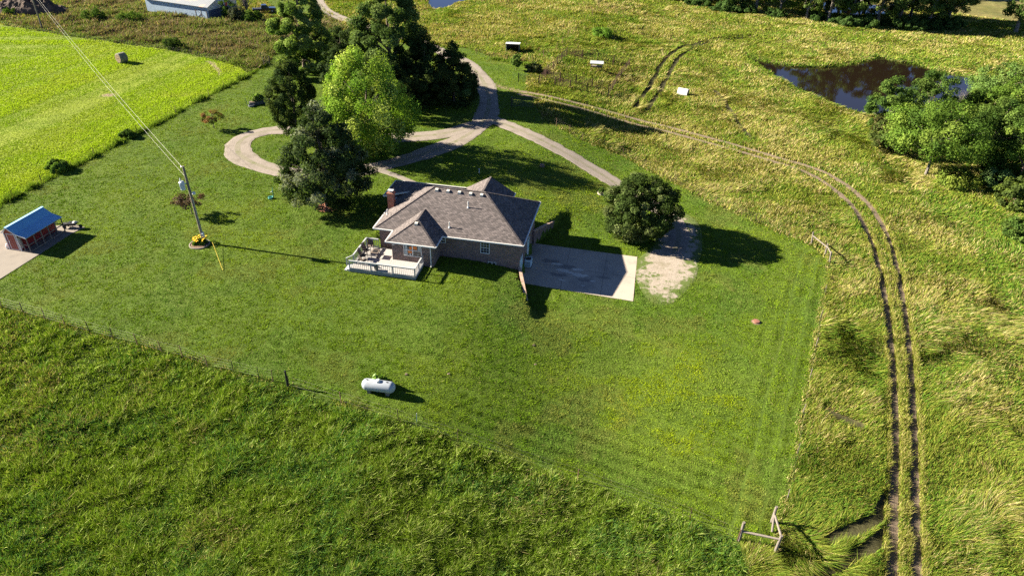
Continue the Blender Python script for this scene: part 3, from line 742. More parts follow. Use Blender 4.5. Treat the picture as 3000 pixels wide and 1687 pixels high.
# bay on the south side
dz = E0+K*2.725; bm = 5.03
slab([(2.3, -2.5, E0+.004), (7.76, -2.5, E0+.004), (bm, .225, dz)])
slab([(2.3, .02, E0), (2.3, -2.5, E0), (bm, .225, dz), (bm, 2.72, dz)])
slab([(7.76, -2.5, E0), (7.76, .02, E0), (bm, 2.72, dz), (bm, .225, dz)])
# north-west wing, north gable
fz = lambda a: E0+.28*(a+1.7)
slab([(-1.7, 12.3, E0), (-1.7, 7.86, E0), (1.59, 7.86, fz(1.59)), (4.17, 7.86, fz(4.17)), (7.3, 6.35, fz(7.3)), (7.3, 6.65, fz(7.3))])
slab([(7.3, 12.3, E0), (-1.7, 12.3, E0), (7.3, 6.65, fz(7.3))])
gz_ = E0+.06+K*3.0
slab([(7.3, 10.5, E0+.06), (7.3, 12.3, E0+.06), (10.3, 12.3, gz_), (10.3, 7.4, gz_)])
slab([(13.3, 12.3, E0+.06), (13.3, 10.5, E0+.06), (10.3, 7.4, gz_), (10.3, 12.3, gz_)])
roof = rf.build('roof', MT['shingle'], house)
# ridge caps
rc = MB()
def cap(p, q, w=.22): rc.bar((p[0], p[1], p[2]+.012), (q[0], q[1], q[2]+.012), w, .03)
for p, q in (((5.35, 5.35, RZ), (11.3, 5.35, RZ)), ((.02, .02, E0), (5.35, 5.35, RZ)), ((16.63, .02, E0), (11.3, 5.35, RZ)), ((16.63, 10.68, E0), (11.3, 5.35, RZ)),
             ((2.32, -2.48, E0), (bm, .225, dz)), ((7.74, -2.48, E0), (bm, .225, dz)), ((bm, .225, dz), (bm, 2.7, dz)), ((10.3, 12.3, gz_), (10.3, 7.9, gz_))): cap(p, q)
rc.build('ridge_cap', MT['shingle'], roof)
sf = MB()
for a0, a1, b0, b1, z in ((.02, 16.63, .02, 10.68, 2.660), (2.32, 7.74, -2.48, .2, 2.655), (-1.68, 7.3, 7.88, 12.28, 2.650), (7.32, 13.28, 10., 12.28, 2.645)): sf.box(a0, a1, b0, b1, z, z+.03)
sf.build('soffit', MT['white'], house)
gt = MB()
def gut(a0, b0, a1, b1, z=E0): gt.bar((a0, b0, z-.055), (a1, b1, z-.055), .12, .13)
gut(-.06, -.06, 2.26, -.06); gut(7.8, -.06, 16.71, -.06); gut(-.06, 0, -.06, 7.8); gut(16.71, .06, 16.71, 10.7); gut(13.36, 10.76, 16.65, 10.76)
gut(2.24, -2.56, 7.82, -2.56); gut(2.24, -2.5, 2.24, -.12); gut(7.82, -2.5, 7.82, -.12)
gut(-1.76, 7.86, -1.76, 12.36); gut(-1.7, 12.36, 7.3, 12.36); gut(7.3, 12.36, 7.3, 12.42); gut(13.36, 10.5, 13.36, 12.36)
gt.bar((-1.7, 7.80, E0-.03), (1.6, 7.80, fz(1.6)-.03), .05, .17)
gt.build('gutter', MT['white'], house)
ds = MB(); ds.box(7.02, 7.12, -2.15, -2.06, .15, 2.66); ds.box(7.02, 7.12, -2.30, -2.06, .08, .17); ds.box(7.02, 7.12, -2.52, -2.06, 2.60, 2.70)
ds.build('downspout', MT['white'], house)
def hit_plane(px, py, fn):
    """photo pixel -> (a,b,z) on a roof plane z=fn(a,b)"""
    lo, hi = 40., 140.; dd = ray(px, py); o = np.array([0, 0, HC])
    for _ in range(60):
        t = .5*(lo+hi); p = o+dd*t; a, b = loc_ab(p[0], p[1])
        if p[2] > fn(a, b): lo = t
        else: hi = t
    return float(a), float(b), float(p[2])
fS = lambda a, b: E0+K*b; fW = lambda a, b: E0+K*a; fB = lambda a, b: E0+K*(b+2.5)
zz1 = lambda x, y: (950+x/2.576, 480+y/2.576)
for (x_, y_), fn in (((850, 200), fS), ((935, 210), fS), ((1020, 220), fS), ((1105, 230), fS), ((1188, 240), fS), ((695, 455), fB)):
    a, b2, z_ = hit_plane(*zz1(x_, y_), fn)
    q = MB(); q.solid([(a-.17, b2-.17, z_-.10), (a+.17, b2-.17, z_-.10), (a+.17, b2+.17, z_+.12), (a-.17, b2+.17, z_+.12)],
                      [(a-.17, b2-.17, z_+.13), (a+.17, b2-.17, z_+.13), (a+.17, b2+.17, z_+.20), (a-.17, b2+.17, z_+.20)])
    q.build('roof_vent', MT['cream'], roof)
for (x_, y_), fn, hh in (((1085, 330), fS, .72), ((944, 480), fS, .66), ((476, 380), fW, .55)):
    a, b2, z_ = hit_plane(*zz1(x_, y_), fn)
    q = MB(); q.lathe([(.13, -.06), (.11, .06), (.055, .12), (.055, hh), (.045, hh)], 10, (a, b2, z_)); q.build('vent_pipe', MT['white'], roof)
ch = MB(); ch.box(.06, .80, 4.5, 5.08, -.4, 4.72); ch.box(.02, .84, 4.46, 5.12, 4.72, 4.86); ch.box(.08, .78, 4.52, 5.06, 4.86, 4.92)
chim = ch.build('chimney', MT['redbrick'], house)
q = MB()
for a, b2 in ((.22, 4.62), (.62, 4.62), (.22, 4.96), (.62, 4.96)): q.box(a-.02, a+.02, b2-.02, b2+.02, 4.92, 5.16)
q.box(.30, .56, 4.66, 4.92, 4.92, 5.05); q.box(.10, .76, 4.54, 5.04, 5.16, 5.19); q.build('chimney_cap', MT['galv'], chim)
def window_s(a0, a1, z0, z1, b, cols=1, meet=True, grid=False, fr='white', name='window'):
    w = MB(); t = .07
    w.box(a0-t, a1+t, b-.05, b+.05, z1, z1+t); w.box(a0-t, a1+t, b-.07, b+.05, z0-t, z0); w.box(a0-t, a0, b-.05, b+.05, z0, z1); w.box(a1, a1+t, b-.05, b+.05, z0, z1)
    for i in range(1, cols): m_ = a0+(a1-a0)*i/cols; w.box(m_-.05, m_+.05, b-.05, b+.05, z0, z1)
    if meet: w.box(a0, a1, b-.047, b+.05, (z0+z1)/2-.035, (z0+z1)/2+.035)
    if grid:
        for i in (1, 2): m_ = a0+(a1-a0)*i/3; w.box(m_-.012, m_+.012, b-.035, b, (z0+z1)/2+.035, z1); w.box(m_-.012, m_+.012, b-.035, b, z0, (z0+z1)/2-.035)
        for f in (.25, .75): z_ = z0+(z1-z0)*f; w.box(a0, a1, b-.034, b, z_-.012, z_+.012)
    o = w.build(name, MT[fr], house)
    g = MB(); g.face([(a0, b-.018, z0), (a1, b-.018, z0), (a1, b-.018, z1), (a0, b-.018, z1)]); g.build('pane', MT['glass'], o)
    return o
wb = window_s(4.15, 6.0, 1.15, 2.44, -2.05, 2, True)
for a0, a1, z0, z1, mn in ((4.22, 4.50, 1.16, 2.42, 'curtain_and_reflection'), (5.68, 5.94, 1.85, 2.42, 'curtain_and_reflection'), (4.74, 5.0, 1.9, 2.25, 'orange'), (5.14, 5.56, 1.95, 2.3, 'orange'), (4.56, 4.98, 1.45, 1.72, 'orange'), (4.72, 4.86, 1.18, 1.38, 'white'), (5.6, 5.68, 1.25, 1.42, 'curtain_and_reflection')):  # grey pieces are curtains; orange blocks paint reflections onto the pane
    q = MB(); q.box(a0, a1, -2.074, -2.070, z0, z1); q.build('curtain_and_reflection', MT[mn], wb)
window_s(11.97, 12.85, 1.10, 2.36, .45, 1, True, True)
window_s(12.80, 13.60, -.50, 0.0, .45, 2, False, fr='cream')
window_s(7.42, 7.95, 1.80, 2.34, .45, 1, True)
fl_ = MB(); fl_.bar((3.02, -2.07, 2.42), (3.02, -2.3, 2.36), .05); fl_.lathe([(.02, 0), (.06, .1), (.05, .14)], 8, (2.93, -2.3, 2.28)); fl_.lathe([(.02, 0), (.06, .1), (.05, .14)], 8, (3.11, -2.3, 2.28)); fl_.build('floodlight', MT['white'], house)
for b0, b1 in ((.75, 2.15), (5.15, 6.2)):
    q = MB(); q.box(16.2, 16.26, b0-.08, b1+.08, -1.9, .52); dr_ = q.build('basement_door', MT['white'], house)
    g = MB(); g.box(16.262, 16.268, b0+.1, b1-.1, -.85, .42); g.build('pane', mat('pale_glass', (.42, .60, .66), .15, .1), dr_)
ret = []
def retwall(name, p, q, t0, t1, zb, th, lab, capm):
    p, q = np.array(p), np.array(q); e = (q-p)/np.linalg.norm(q-p); nn = np.array([-e[1], e[0]])*th/2
    c0 = (p+q)/2; r = empty(name, (*c0, zb), 0, lab, 'retaining wall')
    k = [p-nn-c0, q-nn-c0, q+nn-c0, p+nn-c0]; tz = [t0-zb, t1-zb, t1-zb, t0-zb]
    w = MB(); w.solid([(*u, -.3) for u in k], [(*u, z_) for u, z_ in zip(k, tz)]); w.build('wall', MT['brick'], r)
    k2 = [p-nn*1.25-c0, q-nn*1.25+e*.04-c0, q+nn*1.25+e*.04-c0, p+nn*1.25-c0]
    w = MB(); w.solid([(*u, z_+.003) for u, z_ in zip(k2, tz)], [(*u, z_+.085) for u, z_ in zip(k2, tz)]); w.build('coping', MT['capbrick'], r)
retwall('retaining_wall', ab(16.28, .42), ab(17.9, -4.2), -.28, -1.22, PADZ, .26, 'brick capped retaining wall sloping down toward the lower lawn', None)
retwall('retaining_wall', ab(16.3, 8.62), ab(18.0, 13.65), -.10, -1.12, PADZ, .26, 'brick retaining wall north of the pad, behind the house corner', None)

# ------------------------------------------------------------------ deck and what stands on it
dx, dy = ab(2.6, -2.5)
DX0, DY0 = 2.6, -2.5
deck = empty('wooden_deck', (dx, dy, 0), HA, 'grey wooden deck with white railing wrapping the brick bay', 'deck')
FZ = .38
def dk(*p): return (p[0]-DX0, p[1]-DY0, p[2])
q = MB()
def dbox(mb, a0, a1, b0, b1, z0, z1): mb.box(a0-DX0, a1-DX0, b0-DY0, b1-DY0, z0, z1)
dbox(q, -1.0, 2.74, -4.95, .06, FZ-.05, FZ); dbox(q, 2.74, 6.2, -4.95, -2.07, FZ-.049, FZ-.002)
q.build('floor', MT['deckfloor'], deck)
q = MB(); dbox(q, -1.04, 6.24, -4.99, -4.95, FZ-.32, FZ-.01); dbox(q, 6.2, 6.24, -4.95, -2.1, FZ-.32, FZ-.01); dbox(q, -1.04, -1.0, -4.95, .06, FZ-.32, FZ-.01); q.build('skirt_board', MT['skirt'], deck)
def rail(p, q_, top=1.42):
    mb = MB(); p = np.array(p); q_ = np.array(q_); L_ = np.linalg.norm(q_-p); n_ = int(L_/.21)
    mb.bar(dk(*p, top), dk(*q_, top), .15, .04); mb.bar(dk(*p, top-.10), dk(*q_, top-.10), .04, .09); mb.bar(dk(*p, FZ+.10), dk(*q_, FZ+.10), .04, .09)
    for i in range(n_+1):
        c_ = p+(q_-p)*i/n_; mb.box(c_[0]-DX0-.016, c_[0]-DX0+.016, c_[1]-DY0-.016, c_[1]-DY0+.016, FZ-.22, top-.06)
    return mb.build('railing', MT['deckpaint'], deck)
rail((-.98, .02), (-.98, -3.75)); rail((-.98, -4.97), (6.22, -4.97)); rail((6.22, -4.97), (6.22, -2.12)); rail((.42, .04), (-.98, .04))
for a, b2 in ((-.98, -.02), (-.98, -1.9), (-.98, -3.75), (-.98, -4.93), (1.4, -4.93), (3.8, -4.93), (6.18, -4.93), (6.18, -3.5)):
    q = MB(); dbox(q, a-.05, a+.05, b2-.05, b2+.05, -.5, 1.39); q.build('post', MT['deckpaint'], deck)
q = MB()
for i, z_ in enumerate((.26, .13)): dbox(q, -1.34-.32*i, -1.06-.32*i, -4.9, -3.8, -.2, z_)
q.build('steps', MT['deckpaint'], deck)
q = MB(); q.bar(dk(-1.02, -3.78, 1.36), dk(-1.8, -3.82, .92), .09, .05); q.bar(dk(-1.8, -3.82, -.1), dk(-1.8, -3.82, .92), .09)
for i in range(4): t_ = (i+.6)/4.4; q.bar(dk(-1.02-.78*t_, -3.8, .1), dk(-1.02-.78*t_, -3.8, 1.3-.42*t_), .035)
q.build('stair_rail', MT['deckpaint'], deck)
def patio_chair(loc, rz, label):
    r = empty('patio_chair', loc, rz, label, 'chair', 'brown patio chairs on the deck')
    q = MB(); q.solid([(-.27, -.26, .36), (.27, -.26, .36), (.27, .26, .33), (-.27, .26, .33)], [(-.27, -.26, .40), (.27, -.26, .40), (.27, .26, .37), (-.27, .26, .37)]); q.build('seat', MT['sling'], r)
    q = MB(); q.solid([(-.27, .25, .37), (.27, .25, .37), (.25, .52, 1.08), (-.25, .52, 1.08)], [(-.27, .29, .36), (.27, .29, .36), (.25, .56, 1.07), (-.25, .56, 1.07)]); q.build('backrest', MT['sling'], r)
    q = MB()
    for s in (-1, 1): q.bar((s*.32, -.30, .62), (s*.32, .36, .60), .06, .035); q.bar((s*.30, .27, .34), (s*.27, .56, 1.12), .04)
    q.bar((-.27, .56, 1.11), (.27, .56, 1.11), .04); q.build('frame', MT['dark'], r)
    for s in (-1, 1):
        q = MB(); q.bar((s*.31, -.28, 0), (s*.31, -.28, .62), .04); q.build('leg', MT['dark'], r)
        q = MB(); q.bar((s*.31, .40, 0), (s*.31, .28, .62), .04); q.build('leg', MT['dark'], r)
    return r
pc = patio_chair((*ab(-.38, -.42), FZ), HA+math.radians(20), 'dark patio chair in the deck corner nearest the brick wall')
for (a, b2, rz, lab) in ((-.42, -1.45, 75, 'dark patio chair facing the table along the deck side rail'), (-.35, -2.55, 95, 'dark patio chair by the side rail, just above the deck steps'), (.05, -3.5, 150, 'dark patio chair pulled up in front of the deck stair opening')):
    c2 = copy_tree(pc); c2.location = (*ab(a, b2), FZ); c2.rotation_euler = (0, 0, HA+math.radians(rz)); c2['label'] = lab
tb = empty('patio_table', (*ab(.75, -1.85), FZ), HA, 'low dark square fire table between the deck chairs', 'table')
q = MB(); q.box(-.42, .42, -.45, .45, .58, .64); q.build('tabletop', MT['sling'], tb, bevel=.02)
q = MB(); q.box(-.26, .26, -.28, .28, .641, .655); q.build('burner_plate', MT['black'], tb)
for s in (-1, 1):
    for u in (-1, 1): q = MB(); q.bar((s*.36, u*.38, 0), (s*.36, u*.38, .58), .06); q.build('leg', MT['dark'], tb)
pt = empty('planter_pot', (*ab(1.85, -4.55), FZ), 0, 'black round planter pot behind the front deck railing', 'pot')
q = MB(); q.lathe([(.15, 0), (.17, .02), (.25, .42), (.27, .44), (.27, .48), (.23, .48), (.22, .40)], 18); q.build('bowl', MT['plastic'], pt, True)
q = MB(); q.lathe([(.0, .40), (.225, .40)], 18); q.build('potting_soil', MT['soil'], pt)
ac = empty('air_conditioner', (*ab(16.66, 3.82), PADZ+.05), HA, 'pale blue grey air conditioner unit beside the basement wall', 'air conditioner')
q = MB(); q.box(-.36, .36, -.48, .48, .04, .86); q.box(-.38, .38, -.50, .50, .86, .90); q.build('cabinet', MT['ac'], ac, bevel=.02)
q = MB(); q.lathe([(.0, .905), (.30, .905), (.31, .93), (.33, .93), (.33, .90)], 20); q.build('fan_grille', MT['dark'], ac)
q = MB()
for i in range(5): q.box(-.30, .30, -.484, -.481, .18+.12*i, .23+.12*i)
q.build('louvre', MT['dark'], ac); q = MB(); q.box(-.45, .45, -.56, .56, 0, .04); q.build('base_pad', MT['oldconcrete'], ac)

# ------------------------------------------------------------------ garden shed and its neighbours
P1s = G(165/5.367, 580+815/5.367); SA = math.radians(-12.6)
shed = empty('garden_shed', (P1s[0], P1s[1], .06), SA, 'red garden shed with blue metal roof and open lean-to', 'shed')
SL, BW, LW = 4.95, 1.52, 1.18          # length, body width, lean-to width
q = MB(); q.box(0, BW, 0, SL, 0, 2.08)
q.solid([(0, 0, 2.08), (BW, 0, 2.08), (BW*.42, 0, 2.72)], [(0, SL, 2.08), (BW, SL, 2.08), (BW*.42, SL, 2.72)]); q.build('wall', MT['redwall'], shed)
q = MB()
def sl_(pts, th=.05): q.solid([(a, b, c-th) for a, b, c in pts], pts)
sl_([(-.16, -.12, 2.10), (BW*.42, -.12, 2.80), (BW*.42, SL+.12, 2.80), (-.16, SL+.12, 2.10)])
sl_([(BW*.42, -.12, 2.80), (BW+.05, -.12, 2.17), (BW+.05, SL+.12, 2.17), (BW*.42, SL+.12, 2.80)])
sl_([(BW+.05, -.12, 2.17), (BW+LW+.14, -.12, 1.84), (BW+LW+.14, SL+.12, 1.84), (BW+.05, SL+.12, 2.17)])
shr = q.build('roof', MT['bluemetal'], shed)
q = MB(); q.bar((BW*.42, -.14, 2.81), (BW*.42, SL+.14, 2.81), .28, .04); q.build('ridge_cap', mat('pale_blue', (.25, .45, .70), .4), shr)
q = MB(); q.bar((-.16, -.13, 2.06), (BW*.42, -.13, 2.75), .04, .10); q.bar((BW*.42, -.13, 2.75), (BW+.05, -.13, 2.12), .04, .10); q.bar((BW+.05, -.13, 2.12), (BW+LW+.14, -.13, 1.79), .04, .10); q.build('fascia', MT['white'], shed)
q = MB(); q.box(-.05, .06, -.05, .06, 0, 2.06); q.box(BW-.07, BW+.05, -.05, .06, 0, 2.10); q.box(.26, .34, -.035, 0, .12, 1.96); q.box(1.26, 1.34, -.035, 0, .12, 1.96); q.box(.26, 1.34, -.035, 0, 1.96, 2.04); q.box(.26, 1.34, -.035, 0, .08, .14); q.build('trim', MT['white'], shed)
q = MB(); q.box(.34, 1.26, -.03, .01, .14, 1.96); sd = q.build('door', MT['redwall'], shed)
q = MB(); q.box(.38, .44, -.07, -.03, .95, 1.10); q.build('handle', MT['white'], sd)
for i in range(6):
    q = MB(); y_ = i*SL/5; q.box(BW+LW-.04, BW+LW+.05, y_-.045, y_+.045, -.05, 1.80); q.build('post', MT['darkwood'] if i == 5 else MT['wood'], shed)
q = MB(); q.bar((BW+LW, 0, .9), (BW+LW, SL, .9), .05, .09); q.bar((BW+LW, 0, 1.74), (BW+LW, SL, 1.74), .05, .12); q.bar((BW+LW, 0, .12), (BW+LW, SL, .12), .05, .12); q.bar((BW, SL, .9), (BW+LW, SL, .9), .05, .09); q.bar((BW, SL, .2), (BW+LW, SL, .95), .05, .08); q.bar((BW, 0, .9), (BW+LW, 0, .9), .05, .09); q.bar((BW, 0, .1), (BW+LW, 0, .1), .05, .1); q.bar((BW+.55, 0, .1), (BW+.42, 0, 1.95), .12, .04)
q.build('rail', MT['wood'], shed)
q = MB(); q.bar((BW+.35, .02, .5), (BW+.30, .02, 1.7), .22, .03); q.build('hanging_cover', MT['cream'], shed)
gb = G(24, 729); o = MB().lathe([(.10, 0), (.16, .03), (.16, .32), (.07, .42), (.07, .48), (.10, .48), (.10, .55), (0, .55)], 14).build('gas_bottle', MT['white'], None, True); o.location = (gb[0], gb[1], .06); tag(o, 'small white gas bottle standing left of the shed door', 'gas bottle')
wb_ = empty('wheelbarrow', (*G(218, 668)[:2], .06), SA+.25, 'black wheelbarrow parked behind the red shed', 'wheelbarrow')
q = MB(); q.solid([(-.32, -.22, .34), (.30, -.22, .34), (.30, .22, .34), (-.32, .22, .34)], [(-.50, -.34, .66), (.52, -.34, .60), (.52, .34, .60), (-.50, .34, .66)]); q.build('tray', MT['black'], wb_)
q = MB(); q.lathe([(.05, -.05), (.20, -.05), (.22, 0), (.20, .05), (.05, .05)], 16, (0, 0, 0)); o = q.build('wheel', MT['rubber'], wb_); o.rotation_euler = (math.pi/2, 0, 0); o.location = (.78, 0, .21)
for s in (-1, 1): q = MB(); q.bar((.78, s*.08, .22), (-1.0, s*.30, .62), .04); q.bar((-.25, s*.2, .36), (-.35, s*.26, 0), .04); q.build('handle', MT['dark'], wb_)
q = MB(); q.lathe([(.0, .60), (.2, .62), (.26, .72), (.12, .82), (0, .84)], 12, (.25, 0, 0)); o = q.build('feed_sack', MT['cream'], None, True); o.location = wb_.location; o.rotation_euler = wb_.rotation_euler; tag(o, 'pale sack lying in the black wheelbarrow', 'sack')
bk = empty('garden_cart', (*G(196, 668)[:2], .06), SA+.2, 'dark two wheeled garden cart between shed post and wheelbarrow', 'cart')
q = MB(); q.box(-.35, .30, -.25, .25, .32, .52); q.build('tray', MT['dark'], bk); q = MB(); q.bar((.3, 0, .42), (.85, 0, .8), .05); q.build('handle', MT['dark'], bk)
for s in (-1, 1): q = MB(); q.lathe([(.03, -.03), (.22, -.03), (.24, 0), (.22, .03), (.03, .03)], 14); o = q.build('wheel', MT['rubber'], bk); o.rotation_euler = (math.pi/2, 0, 0); o.location = (-.02, s*.32, .24)

# ------------------------------------------------------------------ power line
pb = G(598, 711); vt = at_z(536, 488, 0)
ph = 9.25
# the pole leans a little: put its top where it is seen
tt = np.array([0, 0, HC]); dd_ = ray(536, 488); tp = tt+dd_*((ph-HC)/dd_[2]); 
k_ = (pb[1]-0)/tp[1]; 
dd2 = dd_/np.hypot(dd_[0], dd_[1]); R_ = np.hypot(pb[0], pb[1]); top = tt+dd2*R_
lean = (top-pb); lean = lean*(ph/lean[2]); 
up = empty('utility_pole', tuple(pb), 0, 'leaning dark wooden utility pole with transformer in the flower bed', 'utility pole')
q = MB(); q.tube((0, 0, -.3), tuple(lean), .165, .125, 12); q.build('pole', MT['pole'], up)
def onp(f, dx=0., dy=0.): return tuple(lean*f+np.array([dx, dy, 0]))
tc_ = lean*.72+np.array([-.52, -.25, 0])
q = MB(); q.lathe([(.05, -.02), (.24, 0), (.25, .06), (.25, .78), (.29, .80), (.29, .86), (.20, .94), (0, .97)], 18, tuple(tc_)); q.bar(tuple(tc_+np.array([.1, .1, .6])), tuple(lean*.79), .07)
for an in (3.6, 4.2, 4.8, 5.4): q.box(tc_[0]+.25*math.cos(an)-.02, tc_[0]+.25*math.cos(an)+.02, tc_[1]+.25*math.sin(an)-.02, tc_[1]+.25*math.sin(an)+.02, tc_[2]+.15, tc_[2]+.7)
tr_ = q.build('transformer', MT['xfm'], up, True)
q = MB(); q.lathe([(.05, .9), (.08, .96), (.05, 1.02), (.08, 1.08), (.05, 1.14), (.07, 1.20), (.02, 1.32)], 10, tuple(tc_+np.array([-.08, 0, 0]))); q.build('bushing', MT['galv'], tr_)
lc = lean*.66+np.array([.42, -.10, .0]); q = MB(); q.tube(tuple(lean*.67), tuple(lc+np.array([0, 0, .2])), .03); q.lathe([(.05, .25), (.16, .18), (.20, 0), (.19, -.02), (0, -.06)], 14, tuple(lc)); q.build('yard_light', MT['white'], up, True)
q = MB(); a_t = lean*.12+np.array([.20, -.12, 0]); q.box(a_t[0]-.12, a_t[0]+.12, a_t[1]-.08, a_t[1]+.08, a_t[2]-.3, a_t[2]+.3); q.lathe([(.09, 0), (.09, .08), (0, .1)], 10, tuple(a_t+np.array([0, -.1, .1]))); q.build('meter_box', MT['xfm'], up)
q = MB(); q.bar(onp(.02, .15, -.1), onp(.60, .12, -.09), .035); q.build('conduit', MT['galv'], up)
q = MB(); q.tube(onp(.985), onp(.985, -.22, .05), .03); q.lathe([(.03, 0), (.07, .03), (.03, .08), (.07, .12), (.02, .16)], 10, (lean[0]*.985-.22, lean[1]*.985+.05, lean[2]*.985)); q.build('insulator', MT['galv'], up)
fp = G(123.5, 83); fh = 9.5
far = empty('utility_pole', tuple(fp), 0, 'slender far wooden utility pole at the hayfield edge', 'utility pole')
q = MB(); q.tube((0, 0, -.3), (-.1, 0, fh), .17, .13, 10); q.build('pole', MT['pole'], far)
q = MB(); q.tube((-.1, 0, fh-.1), (-.35, 0, fh), .04); q.build('insulator', MT['galv'], far)
topw = pb+lean*.985+np.array([-.22, .05, .16]); neut = pb+lean*.86
def wire(name, p, q_, sag, lab):
    pts = []
    for i in range(33):
        t_ = i/32; c_ = p*(1-t_)+q_*t_; c_ = c_-np.array([0, 0, sag*4*t_*(1-t_)]); pts.append(tuple(c_))
    mb = MB(); mb.path(pts, .010, 5); tag(mb.build(name, MT['cream']), lab, 'cable', 'power lines')
wire('power_line', topw, fp+np.array([-.35, 0, fh]), .9, 'upper pale power line from the pole tip')
wire('power_line', neut, fp+np.array([0, 0, fh-1.6]), 1.0, 'lower pale power line attached below the pole tip')
mb = MB(); g1, g2 = G(625, 722), G(653, 793); n_ = 8
mb.tube((g1[0], g1[1], .55), (g2[0], g2[1], .06), .018, .018, 6); o = mb.build('cable_guard', MT['yellow']); tag(o, 'thin yellow cable guard slanting onto the lawn near the pole', 'cable guard')

# ------------------------------------------------------------------ flower bed
bedc = G(585, 716)
bed = empty('flower_bed', (bedc[0], bedc[1], 0), 0, 'round mulched bed with pale edging at the pole foot', 'flower bed')
q = MB(); q.lathe([(1.12, -.1), (1.12, .09), (1.0, .10), (1.0, -.1)], 36); q.build('edging', MT['oldconcrete'], bed)
q = MB(); q.lathe([(1.0, .04), (.6, .10), (0, .12)], 36); q.build('mulch', MT['soil'], bed)
def leaves_mesh(name, C_, Nn, sz, cl, asp=.62):
    n_ = len(C_); Nn = Nn/(np.linalg.norm(Nn, axis=1)[:, None]+1e-9)
    r_ = rng.normal(size=(n_, 3)); t1 = np.cross(Nn, r_); t1 /= np.linalg.norm(t1, axis=1)[:, None]+1e-9; t2 = np.cross(Nn, t1)
    a_ = t1*sz[:, None]*.5; b_ = t2*(sz*asp)[:, None]*.5
    v = np.stack([C_-a_, C_-b_, C_+a_, C_+b_], 1).reshape(-1, 3)
    return mesh_np(name, v, np.arange(4*n_), np.arange(0, 4*n_, 4), np.repeat(cl, 4, 0))
def leafpile(parent, name, n_, R_, H_, colr, sz, cx=0, cy=0, flat=1., z0=0.):
    t_ = rng.random(n_)*6.283; r_ = R_*np.sqrt(rng.random(n_)); zz_ = z0+H_*np.sqrt(np.clip(1-(r_/R_)**2, 0, 1))*rng.random(n_)**.5
    wob = .7+.6*vnoise(t_*2, r_*3, 5)
    C_ = np.stack([cx+r_*np.cos(t_)*wob, cy+r_*np.sin(t_)*wob*flat, zz_*wob], 1)
    cc = np.array(colr)[rng.integers(0, len(colr), n_)]*(.65+.7*rng.random(n_))[:, None]
    me = leaves_mesh(name, C_, rng.normal(size=(n_, 3))+np.array([0, 0, .6]), sz*(.6+.8*rng.random(n_)), cc)
    return link(name, me, MT['leaf'], parent)
lily = empty('lily_plant', (bedc[0]+.05, bedc[1]+.25, 0), 0, 'clump of yellow blooming lilies round the pole foot', 'flowers')
leafpile(lily, 'foliage', 2600, .85, .62, [(.07, .13, .02), (.10, .17, .03)], .16)
bl_ = MB()
for i in range(60):
    an = random.uniform(0, 6.28); rr = .82*math.sqrt(random.random()); zz_ = .45+.35*math.sqrt(max(0, 1-(rr/.9)**2))*random.uniform(.7, 1.15)
    if abs(math.cos(an)*rr-.15) < .14 and math.sin(an)*rr < -.1: continue
    bl_.lathe([(.01, -.06), (.04, 0), (.085, .06), (.04, .045), (0, .01)], 6, (rr*math.cos(an), rr*math.sin(an), zz_))
bl_.build('bloom', MT['bloom'], lily)

# ------------------------------------------------------------------ things on the lawn
tkp, tkq = G(1060, 1150), G(1160, 1165)
tv = tkq-tkp; tang = math.atan2(tv[1], tv[0]); tcn = G(1109, 1157)
tank = empty('propane_tank', (tcn[0], tcn[1]+.35, float(hgt(tcn[0], tcn[1]))), tang, 'white horizontal propane tank with dome lid on the lawn', 'propane tank')
Lh, Rr = 1.0, .50
prof = [(0, -Lh-.44)]+[(Rr*math.sin(t_), -Lh-.44*math.cos(t_)) for t_ in np.linspace(.2, 1.57, 7)]+[(Rr, Lh)]+[(Rr*math.cos(t_), Lh+.44*math.sin(t_)) for t_ in np.linspace(.25, 1.4, 6)]+[(0, Lh+.44)]
q = MB(); q.lathe(prof, 32, (0, 0, .72), 'x'); q.build('shell', MT['tank'], tank, True)
q = MB(); q.lathe([(.20, 1.16), (.20, 1.28), (.17, 1.35), (.09, 1.39), (0, 1.40)], 20); q.build('dome_lid', MT['white'], tank, True)
for xx in (-.95, .80): q = MB(); q.box(xx-.10, xx+.10, -.02, .02, 1.19, 1.27); q.box(xx-.02, xx+.05, -.06, .06, 1.20, 1.24); q.build('lifting_lug', MT['dark'], tank)
for xx in (-.8, .8): q = MB(); q.box(xx-.14, xx+.14, -.32, .32, -.15, .34); q.build('leg', MT['oldconcrete'], tank)
wd = empty('weed_clump', tuple(G(1122, 1131)), tang, 'green leafy weeds growing behind the propane tank', 'weeds')
leafpile(wd, 'foliage', 2600, 1.0, 1.05, [(.08, .16, .02), (.12, .21, .03), (.07, .12, .02)], .20, flat=.45)
leafpile(wd, 'broad_leaf', 60, .45, 1.15, [(.17, .26, .10)], .38, -.5, .05, .6)
bp_ = G(843.5, 1131); o = MB().lathe([(.085, -.3), (.085, 1.62), (.07, 1.68), (0, 1.69)], 12).build('gate_post', MT['black']); o.location = tuple(bp_); tag(o, 'stout black post standing alone on the wire fence line', 'post')
sc_ = G(2215, 943); ln = empty('septic_lid', tuple(sc_), 0, 'round red brown septic lid set in the lawn', 'lid')
q = MB(); q.lathe([(.36, -.1), (.36, .10), (.33, .16), (.0, .19)], 28); q.build('cover', mat('lid_brown', (.19, .085, .06), .7, .2), ln, True); q = MB(); q.lathe([(.52, -.1), (.50, .03), (.36, .035)], 28); q.build('rim', MT['dirt'], ln)
pp = G(1404, 509); o = MB().lathe([(.06, -.1), (.06, .62), (.085, .63), (.085, .72), (0, .74)], 10).build('vent_pipe', MT['white']); o.location = tuple(pp); tag(o, 'short white cleanout pipe in the shaded lawn', 'pipe')
